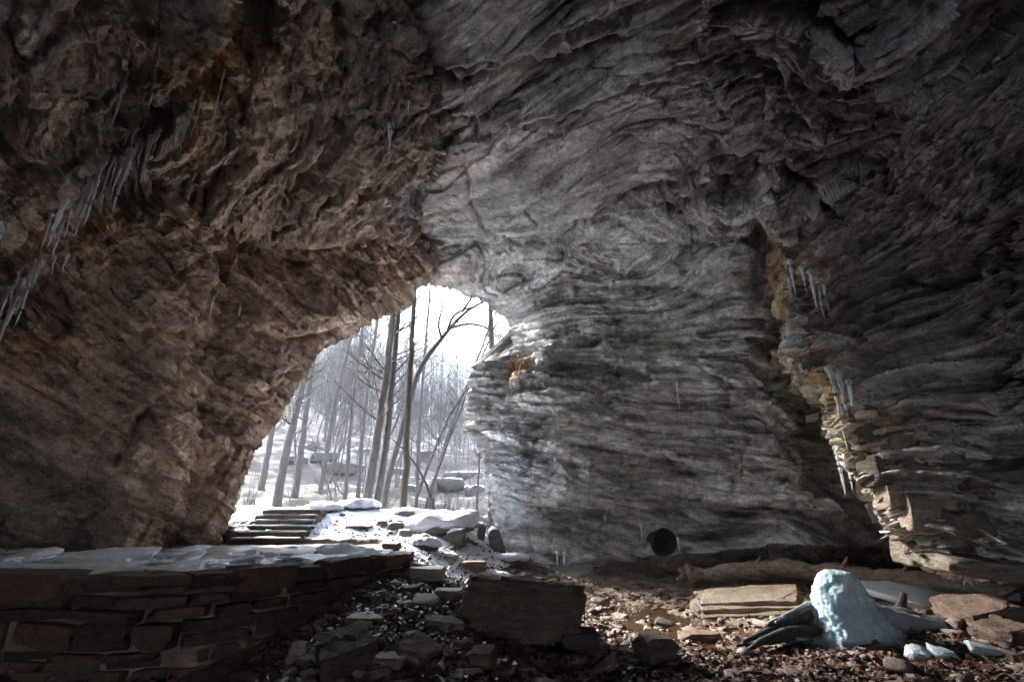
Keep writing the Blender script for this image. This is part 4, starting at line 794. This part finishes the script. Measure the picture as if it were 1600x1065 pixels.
left_ic = [(312, 155, 302, 215, 4), (298, 166, 282, 242, 6), (289, 180, 283, 209, 4), (275, 194, 269, 234, 4), (262, 203, 245, 252, 5), (258, 210, 250, 236, 3), (238, 213, 219, 283, 7), (242, 227, 238, 252, 3), (215, 207, 209, 240, 4), (207, 203, 202, 230, 4), (200, 157, 185, 199, 4), (194, 232, 163, 335, 10), (182, 244, 169, 294, 7), (188, 256, 178, 285, 4), (160, 250, 130, 356, 7), (143, 252, 134, 285, 4), (140, 288, 114, 372, 8), (128, 293, 111, 351, 5), (157, 306, 153, 335, 3), (89, 304, 63, 389, 9), (98, 283, 92, 304, 4), (91, 333, 72, 405, 6), (16, 366, 4, 413, 7), (10, 368, 2, 397, 5), (97, 401, 85, 430, 4), (58, 413, 47, 453, 5), (52, 420, 26, 510, 8), (30, 446, 0, 541, 10), (18, 463, 0, 517, 8), (25, 430, 18, 451, 4), (351, 120, 339, 184, 3), (238, 155, 233, 182, 3), (226, 222, 216, 262, 4), (150, 262, 140, 300, 4), (80, 340, 66, 392, 5), (42, 440, 22, 490, 5), (172, 262, 160, 310, 4), (250, 205, 243, 240, 4)]
special = {11: 'thickest knobbly icicle midway along the slanting row on the dark overhang', 19: 'thick frosted icicle standing apart beside a dark recess in the slanting row', 27: 'long stout icicle at the edge of the frame beneath the overhang'}
_r = np.random.default_rng(12)
for c in list(left_ic):
    if c[4] >= 4:
        for q_ in range(1):
            dx = _r.uniform(4, 10) * _r.choice([-1, 1]); f_ = _r.uniform(.35, .8); left_ic.append((c[0] + dx, c[1] - dx * .7, c[0] + dx + (c[2] - c[0]) * f_, c[1] - dx * .7 + (c[3] - c[1]) * f_, 3))
for i, c in enumerate(left_ic): icicle(*c, special.get(i, Ll), Lg, i, .38)
icicle(332, 471, 326, 510, 4, 'lone icicle on the brown wall, nearer the row of overhang icicles than its twin', None, 61)
icicle(376, 486, 373, 510, 4, 'lone short icicle on the brown wall, nearer the snowy opening than its twin', None, 62)
for i, c in enumerate([(606, 190, 600, 240, 6), (609, 196, 603, 220, 4), (637, 155, 635, 180, 3)]): icicle(*c, ['longest icicle under the ceiling where the brown wall meets grey stone', 'short icicle touching the longest one under the brown ceiling edge', 'tiny icicle highest on the seam between brown wall and grey ceiling'][i], None, 63 + i)
Rg = 'icicles on the ochre seep of the buttress'
for i, c in enumerate([(1227, 415, 1238, 478, 4), (1251, 415, 1262, 465, 6), (1265, 430, 1278, 488, 7), (1272, 440, 1290, 500, 7), (1280, 450, 1288, 490, 5), (1259, 422, 1270, 462, 5), (1308, 585, 1345, 705, 10), (1314, 590, 1335, 665, 9), (1322, 600, 1340, 690, 7), (1313, 703, 1330, 775, 9), (1320, 710, 1335, 768, 7)]):
    lb = {0: 'single icicle hanging apart at the top of the ochre seep', 6: 'longest thick icicle hanging down the broken blocks of the buttress'}.get(i, 'thin icicle in the cluster at the top of the ochre seep' if i < 6 else ('icicle under the lowest blocks of the buttress edge' if i in (9, 10) else 'icicle beside the longest one on the buttress blocks'))
    icicle(*c, lb, Rg, 70 + i, .42)
for i, (c, lb) in enumerate([((1233, 680, 1238, 718, 5), 'lone icicle under the dark ledge beside the buttress edge'), ((871, 650, 872, 700, 5), 'upper icicle of the streak on the pale wall near the opening'), ((868, 720, 871, 775, 6), 'lower white icicle of the streak on the pale wall near the opening'), ((1060, 845, 1062, 862, 4), 'tiny icicle beside the drain pipe mouth'), ((944, 812, 945, 835, 4), 'small icicle on the mossy band of the pale wall'), ((1000, 826, 1001, 842, 3), 'tiny icicle between the mossy band and the drain pipe'), ((872, 866, 873, 886, 4), 'small icicle at the undercut foot of the pale wall'), ((883, 868, 884, 887, 4), 'small icicle right next to another at the undercut wall foot'), ((825, 580, 827, 625, 5), 'icicle hanging beside the orange roots above the opening'), ((1060, 605, 1062, 640, 3), 'thin icicle on a pale streak in the middle of the grey wall'), ((1320, 648, 1322, 668, 3), 'tiny icicle between the ochre blocks')]): icicle(*c, lb, None, 90 + i)

# ------------------------------------------------------------------ snow caps and roots on the bluff at the opening
for i, (px_, py_, w, lb) in enumerate([(745, 566, 26, 'lowest snow cap on the bluff edge inside the opening'), (768, 558, 30, 'middle snow cap on the bluff edge under the pine'), (792, 549, 24, 'highest snow cap on the bluff edge under the grey ceiling'), (738, 658, 30, 'thin snow line on the ledge halfway up the bluff'), (733, 604, 16, 'small snow patch on the outer corner of the bluff')]):
    p = shell(px_ + 4, py_ + 6); tag(mound('snow_cap', 0, 0, w * mpp(p), .7, .16, M_snow, 30 + i, p + np.array([0, .15, .02])), lb, 'snow cap')
rE = []; mb = MB(); rr_ = np.random.default_rng(9)
for i in range(420):
    p = shell(rr_.uniform(795, 826), rr_.uniform(552, 588)); d = p - np.array([0, 0, EYE]); d /= np.linalg.norm(d); p = p - d * rr_.uniform(.02, .2); L = rr_.uniform(.15, .75); a_ = rr_.normal(0, .12, 2)
    q = np.array([p, p + np.array([a_[0] * .5, a_[1] - .05, -L * .4]), p + np.array([a_[0] * 1.5, a_[1] - .02, -L])]); mb.tube(q, [.012, .009, .004], 3, False)
tag(obj('root_mat', mb.mesh('root_mat', M_root)), 'orange brown tangle of roots hanging over the bluff beside the opening', 'roots')

# ------------------------------------------------------------------ trees
def grow(mb, p, d, L, r, depth, rgn, up=.12):
    n = 5; pts = [p]; q = p.copy(); d = d / np.linalg.norm(d)
    for s in range(n):
        d = d + rgn.normal(0, .13, 3) + np.array([0, 0, up * .5]); d /= np.linalg.norm(d); q = q + d * L / n; pts.append(q.copy())
    pts = np.array(pts); rad = np.linspace(r, r * .35, n + 1); mb.tube(pts, rad, 4 if depth < 2 else 3, False)
    if depth > 0 and r > .003:
        for c in range(int(rgn.integers(3, 6))):
            k = rgn.integers(1, n + 1); dd_ = d + rgn.normal(0, .62, 3); dd_[2] += .15; grow(mb, pts[k], dd_, L * rgn.uniform(.4, .65), max(rad[k] * .6, .004), depth - 1, rgn, up)
def tree_meshes(name, path, rad, seed, mat, nb=14, bl=3.0, depth=2, lo=.3, sides=9):
    rgn = np.random.default_rng(seed); mb = MB(); mb.tube(path, rad, sides); tr = mb.mesh('trunk', mat); mb = MB(); n = len(path)
    for b_ in range(nb):
        t = lo + (1 - lo) * (b_ + rgn.random()) / nb; k = min(int(t * (n - 1)), n - 2); p = path[k] + (path[k + 1] - path[k]) * rgn.random(); a = rgn.uniform(0, 2 * math.pi); e = rgn.uniform(.3, 1.0)
        grow(mb, p, np.array([math.cos(a), math.sin(a), e]), bl * (1.25 - t * .7) * rgn.uniform(.5, 1), max(rad[k] * .34, .012), depth, rgn)
    return tr, mb.mesh('branches', mat, False)
def ptree(pix, Y, wpx, label, mat, seed, nb=14, bl=2.5, group=None, ext=5., name='bare_tree', depth=2, lo=.25, dY=None):
    pts = np.array([at(a, b_, Y + (dY[i] if dY else 0)) for i, (a, b_) in enumerate(pix)]); g = Hout(np.array([pts[0][0]]), np.array([pts[0][1]]))[0] if Y > 19.2 else gh(pts[0][0], pts[0][1])
    m_ = mpp(pts[0]); dirn_ = pts[-1] - pts[-2]; dirn_ /= np.linalg.norm(dirn_)
    b0 = pts[0].copy(); b0[2] = min(g - .2, b0[2] - .1); allp = [b0] + list(pts) + ([pts[-1] + dirn_ * ext * .5, pts[-1] + dirn_ * ext] if ext else [])
    w = list(np.interp(np.linspace(0, 1, len(pts)), np.linspace(0, 1, len(wpx)), wpx)); rad = np.array([w[0] * 1.1] + w + ([w[-1] * .7, w[-1] * .3] if ext else [])) * m_ * .5
    allp = np.array(allp); tt = np.concatenate([[0], np.cumsum(np.linalg.norm(np.diff(allp, axis=0), axis=1))]); ti = np.linspace(0, tt[-1], 28); path = np.stack([np.interp(ti, tt, allp[:, q]) for q in range(3)], -1); rad = np.interp(ti, tt, rad)
    for _ in range(2): path[1:-1] = path[1:-1] * .5 + (path[:-2] + path[2:]) * .25
    path[1:-1] += np.random.default_rng(seed).normal(0, .012, path[1:-1].shape)
    E = empty(name, path[0]); tag(E, label, 'tree', group); tr, br = tree_meshes(name, path - path[0], rad, seed, mat, nb, bl, depth, lo); obj('trunk', tr, E); obj('branches', br, E); return E
ptree([(572, 786), (580, 740), (588, 690), (596, 640), (604, 580), (611, 520), (616, 470)], 18.6, [16, 14, 12, 10], 'stouter of the twin grey trunks leaning together in the middle of the opening', M_bark, 1, 26, 2.6, depth=3)
ptree([(588, 786), (600, 720), (607, 660), (613, 590), (619, 530), (624, 470)], 19.0, [13, 11, 10, 8], 'slimmer of the twin grey trunks in the middle of the opening', M_bark, 2, 22, 2.4, depth=3)
ptree([(629, 787), (635, 750), (634, 705), (637, 640), (641, 580), (645, 520), (648, 445)], 17.9, [12, 11, 9, 7], 'dark straight brown trunk rising to the top of the opening', M_barkdark, 3, 8, 1.6, lo=.45)
E3 = ptree([(602, 760), (622, 690), (640, 630), (650, 580), (672, 548), (697, 522), (722, 487), (752, 470), (800, 455)], 20.2, [10, 9, 9, 8, 6, 4, 2.5], 'curving tree bending over the top of the opening with forked limbs', M_bark, 4, 10, 2.2, lo=.5)
for i, pix in enumerate([[(697, 522), (708, 490), (740, 478), (790, 492)], [(690, 530), (684, 505), (692, 480), (690, 455)], [(722, 487), (735, 468), (748, 450)], [(705, 512), (730, 505), (760, 510), (780, 530)]]):
    pts = np.array([at(a, b_, 20.2 - .15 * i) for a, b_ in pix]) - np.array(E3.location); mb = MB(); q = smoothp(pts, 14); q[1:-1] = (q[:-2] + q[2:]) / 2; rd = np.linspace(5, 1.5, 14) * .0125; mb.tube(q, rd, 6); rgn = np.random.default_rng(40 + i)
    for k in range(3, 14, 1): grow(mb, q[k], rgn.normal(0, .7, 3) + np.array([0.3, 0, .3]), .9, .012, 2, rgn)
    obj('limb', mb.mesh('limb', M_bark), E3)
ptree([(678, 788), (668, 760), (655, 735), (640, 712), (618, 690)], 17.6, [5, 4, 3, 2], 'thin snow dusted sapling bent over beside the dark straight trunk', M_barkdark, 6, 5, .6, ext=.3, depth=1)
near = [([(436, 764), (446, 710), (458, 660), (474, 600), (490, 540)], 25, [14, 9], 'pale leaning trunk nearest the steps side of the opening'), ([(462, 762), (470, 710), (476, 660), (486, 580), (500, 500)], 28, [11, 8], 'second pale trunk beside the one nearest the steps'), ([(412, 742), (420, 700), (430, 650), (440, 560)], 31, [10, 7], 'trunk half hidden by the brown cave wall above the steps'),
    ([(664, 784), (690, 720), (715, 650), (740, 590)], 22, [5, 3], 'slender pale sapling leaning toward the bluff from beside the dark trunk'), ([(650, 776), (680, 700), (706, 640), (735, 600)], 24, [6, 3], 'leaning sapling crossing behind the dark straight trunk'), ([(672, 770), (694, 700), (718, 630), (730, 600)], 26, [6, 4], 'pale slanting trunk whose crown reaches the bluff corner'),
    ([(540, 770), (545, 700), (552, 620), (565, 520)], 27, [7, 5], 'slim upright trunk on the steps side of the twin trunks'), ([(500, 765), (512, 700), (524, 620), (545, 540)], 33, [8, 6], 'grey trunk standing midway between steps and twin trunks'), ([(560, 770), (566, 680), (575, 600), (590, 500)], 30, [7, 5], 'grey trunk showing just behind the twin trunks'),
    ([(652, 770), (655, 680), (660, 600), (668, 500)], 29, [6, 4], 'thin straight trunk close behind the dark brown trunk'), ([(745, 800), (748, 740), (750, 690), (752, 640)], 21, [4, 2.5], 'small upright sapling in front of the bluff foot'), ([(520, 790), (512, 755), (502, 730), (492, 700)], 18.3, [3, 1.5], 'spindly dark forked sapling between steps and snow domed boulders'), ([(546, 790), (530, 765), (518, 745), (528, 715)], 18.5, [2.6, 1.4], 'crooked little sapling next to the snow domed boulders')]
for i, (pix, Y, w, lb) in enumerate(near): ptree(pix, Y, w, lb, M_bark if Y < 23 else M_barkfar, 20 + i, 22 if w[0] > 4 else 10, 2.4 if w[0] > 4 else .9, ext=5 if w[0] > 4 else .5, depth=3 if w[0] > 4 else 2)
pinE = ptree([(770, 575), (768, 530), (767, 490), (766, 440)], 21.5, [9, 8, 7], 'pine trunk standing on the snowy bluff above the opening', M_bark, 50, 10, 1.6, name='pine_tree', lo=.1)
mb = MB(); rgn = np.random.default_rng(3); V = []; F_ = []
for c in range(26):
    cc = at(rgn.uniform(742, 800), rgn.uniform(500, 548), 21.5 + rgn.uniform(-.6, .6)) - np.array(pinE.location)
    for k in range(50):
        d = rgn.normal(0, 1, 3); d /= np.linalg.norm(d); a_ = cc + rgn.normal(0, .12, 3); s = np.cross(d, rgn.normal(0, 1, 3)); s = s / np.linalg.norm(s) * .008; b0 = len(V); V += [a_ - s, a_ + s, a_ + d * .16]; F_.append((b0, b0 + 1, b0 + 2))
obj('needles', mesh('needles', np.array(V), np.array(F_), M_pine), pinE)
variants = []
for i in range(8):
    rgn = np.random.default_rng(60 + i); Ht = rgn.uniform(15, 23); n = 16; t = np.linspace(0, 1, n); path = np.stack([np.cumsum(rgn.normal(.03, .16, n)), np.cumsum(rgn.normal(0, .14, n)), t * Ht - .4], -1); path[0, :2] = 0; rad = rgn.uniform(.05, .105) * (1 - .85 * t)
    variants.append(tree_meshes('t', path, rad, 60 + i, M_barkfar, 30, 3.8, 3, .14, 6))
rgn = np.random.default_rng(77); cnt = 0
while cnt < 220:
    Y = 30 + 95 * rgn.random() ** 1.0; px_ = rgn.uniform(330, 800); xx = (px_ - 800) / 810. * Y; v = variants[int(rgn.integers(8))]; s = rgn.uniform(.7, 1.15) * (1 if px_ < 600 else max(.5, 1 - (px_ - 600) / 220.))
    E = empty('bare_tree', (xx, Y, Hout(np.array([xx]), np.array([Y]))[0] - .1), rgn.uniform(0, 6.28)); E.scale = (s, s, s); E.rotation_euler[0] = rgn.normal(0, .05); E.rotation_euler[1] = rgn.normal(.02, .06)
    tag(E, 'bare pale grey tree among many on the snowy hillside beyond the opening', 'tree', 'bare trees on the snowy hillside'); obj('trunk', v[0], E); obj('branches', v[1], E); cnt += 1
# the far wood that reads as one mass
mb = MB()
for i in range(900):
    Y = rgn.uniform(110, 240); xx = (rgn.uniform(320, 810) - 800) / 810. * Y; z_ = Hout(np.array([xx]), np.array([Y]))[0]; Ht = rgn.uniform(14, 24); b0 = np.array([xx, Y, z_ - .3]); lean = rgn.normal(0, .05, 2)
    q = np.array([b0 + np.array([lean[0] * Ht * t, lean[1] * Ht * t, Ht * t]) for t in (0, .5, 1)]); mb.tube(q, [.12, .09, .03], 4, False)
    for k in range(16):
        t = rgn.uniform(.2, .98); p = b0 + np.array([lean[0] * Ht * t, lean[1] * Ht * t, Ht * t]); d = np.array([rgn.normal(0, 1), rgn.normal(0, 1), rgn.uniform(.4, 1.4)]); mb.tube(np.array([p, p + d * 1.1, p + d * 2.0 + np.array([0, 0, .5])]), [.04, .03, .015], 3, False)
tag(obj('far_woods', mb.mesh('far_woods', M_barkfar, False)), 'hazy mass of bare winter woods on the ridge line', kind='stuff')
for i, (px_, Y, w, h) in enumerate([(500, 42, 44, 10), (535, 40, 60, 12), (480, 48, 40, 10), (560, 50, 40, 9), (700, 40, 60, 16), (722, 46, 56, 9), (640, 38, 30, 8), (620, 44, 36, 9), (455, 40, 36, 8), (665, 52, 40, 10), (742, 38, 34, 14)]):
    xx = (px_ - 800) / 810. * Y; z_ = Hout(np.array([xx]), np.array([Y]))[0]; s = Y / 800.; V, F_ = rock_verts(900 + i, (w * s, w * s * .8, h * s * 1.6), 3, 14, .3, .12)
    tag(obj('rock_outcrop', mesh('rock_outcrop', V, F_, M_outcrop), None, (xx, Y, z_ + .1), (0, 0, rgn.uniform(0, 3))), 'grey rock outcrop with a snow top on the wooded hillside', 'rock outcrop', 'rock outcrops on the snowy hillside')
for i, (px_, py_, k) in enumerate([(385, 785, 9), (400, 782, 8), (455, 790, 8), (525, 788, 9), (700, 795, 10), (715, 800, 8), (762, 815, 10), (775, 820, 8), (605, 790, 7), (655, 790, 7), (690, 788, 6), (735, 805, 8)]):
    p = at(px_, py_, 17.2); p[2] = gh(p[0], p[1]) - .03; mb = MB()
    for c in range(k): grow(mb, np.zeros(3), np.array([rgn.normal(0, .5), rgn.normal(0, .5), 1.]), rgn.uniform(.5, 1.5), .009, 1, rgn)
    tag(obj('twiggy_shrub', mb.mesh('twiggy_shrub', M_barkdark, False), None, p), 'bare twiggy shrub sprouting from the snow along the crest of the bank', 'shrub', 'twiggy shrubs on the snowy crest')

# ------------------------------------------------------------------ loose stones, leaves
protos = [mesh('stone', *rock_verts(1000 + i, (1, rgn.uniform(.6, .95), rgn.uniform(.16, .42)), 2, 7, .6, .04), M_rubble) for i in range(14)]
cnt = 0
while cnt < 285:
    px_, py_ = (rgn.uniform(430, 960), rgn.uniform(905, 1075)) if rgn.random() < .5 else (rgn.uniform(920, 1600), rgn.uniform(908, 1075))
    p = ground(px_, py_)
    if sdf2([p[0]], [p[1]], terr_poly)[0] > -.25 or p[1] > 15: continue
    s = min(.06 + rgn.gamma(1.5, .075), .42) * (.75 + p[1] / 22.); o = obj('stone', protos[int(rgn.integers(14))], None, p + np.array([0, 0, s * .04]), (rgn.normal(0, .18), rgn.normal(0, .18), rgn.uniform(0, 6.3)), (s, s, s))
    tag(o, 'flat loose stone lying on the floor of the creek bed' if px_ > 930 else 'flat loose stone among wet leaves on the slope below the wall', 'stone', 'loose stones in the creek bed' if px_ > 930 else 'loose stones on the leafy slope'); cnt += 1
mb_V, mb_F, off = [], [], 0; iv, jf = ico(1)
for i in range(5200):
    px_, py_ = rgn.uniform(420, 1620), rgn.uniform(900, 1085); p = gp(px_, py_, 0)
    xx, yy = p[0] + rgn.normal(0, .1), p[1] + rgn.normal(0, .1)
    if yy > 15.2 or sdf2([xx], [yy], terr_poly)[0] > -.12: continue
    s = rgn.gamma(2, .016) + .012; V = iv * np.array([s, s * rgn.uniform(.5, 1), s * rgn.uniform(.2, .5)]); V = V * (1 + rgn.normal(0, .16, (len(V), 1))); a = rgn.uniform(0, 6.3); V = V @ np.array([[math.cos(a), math.sin(a), 0], [-math.sin(a), math.cos(a), 0], [0, 0, 1]]); mb_V.append(V + np.array([xx, yy, gh(xx, yy) + s * .1])); mb_F.append(jf + off); off += len(V)
tag(obj('gravel', mesh('gravel', np.vstack(mb_V), np.vstack(mb_F), M_rubble)), 'small gravel and stone chips over the cave floor', kind='stuff')
V = []; F_ = []; 
for i in range(15000):
    px_ = rgn.uniform(400, 960) if rgn.random() < .62 else rgn.uniform(900, 1620); py_ = 905 + 170 * rgn.random() ** .8
    if px_ > 930 and py_ < 985 and rgn.random() < .75: continue
    p = gp(px_, py_, .1); xx, yy = p[0] + rgn.normal(0, .12), p[1] + rgn.normal(0, .12)
    if yy > 14.5 or sdf2([xx], [yy], terr_poly)[0] > -.1: continue
    z_ = gh(xx, yy) + rgn.uniform(.005, .05); s = rgn.uniform(.025, .06); a = rgn.uniform(0, 6.3); u = np.array([math.cos(a), math.sin(a), rgn.normal(0, .45)]) * s; w = np.array([-math.sin(a), math.cos(a), rgn.normal(0, .45)]) * s * .6; c = np.array([xx, yy, z_]); b0 = len(V)
    V += [c - u, c + w + np.array([0, 0, s * .3]), c + u, c - w + np.array([0, 0, s * .3])]; F_ += [(b0, b0 + 1, b0 + 2), (b0, b0 + 2, b0 + 3)]
tag(obj('leaf_litter', mesh('leaf_litter', np.array(V), np.array(F_), M_leaf)), 'wet fallen leaves covering the slope and creek edge', kind='stuff')

# ------------------------------------------------------------------ winter haze in the air
hb = np.array([[x_, y_, z_] for x_ in (-175., 175.) for y_ in (-100., 430.) for z_ in (-3., 95.)])
mh = bpy.data.materials.new('winter haze'); mh.use_nodes = True; t = mh.node_tree; t.nodes.clear(); o_ = t.nodes.new('ShaderNodeOutputMaterial'); v_ = t.nodes.new('ShaderNodeVolumePrincipled')
v_.inputs['Color'].default_value = (.86, .92, 1, 1); v_.inputs['Density'].default_value = .0006; v_.inputs['Anisotropy'].default_value = .3; t.links.new(v_.outputs[0], o_.inputs['Volume'])
tag(obj('haze', mesh('haze', hb, np.array([[0, 1, 3, 2], [4, 6, 7, 5], [0, 4, 5, 1], [2, 3, 7, 6], [0, 2, 6, 4], [1, 5, 7, 3]]), mh)), 'thin pale winter haze in the air', kind='stuff')
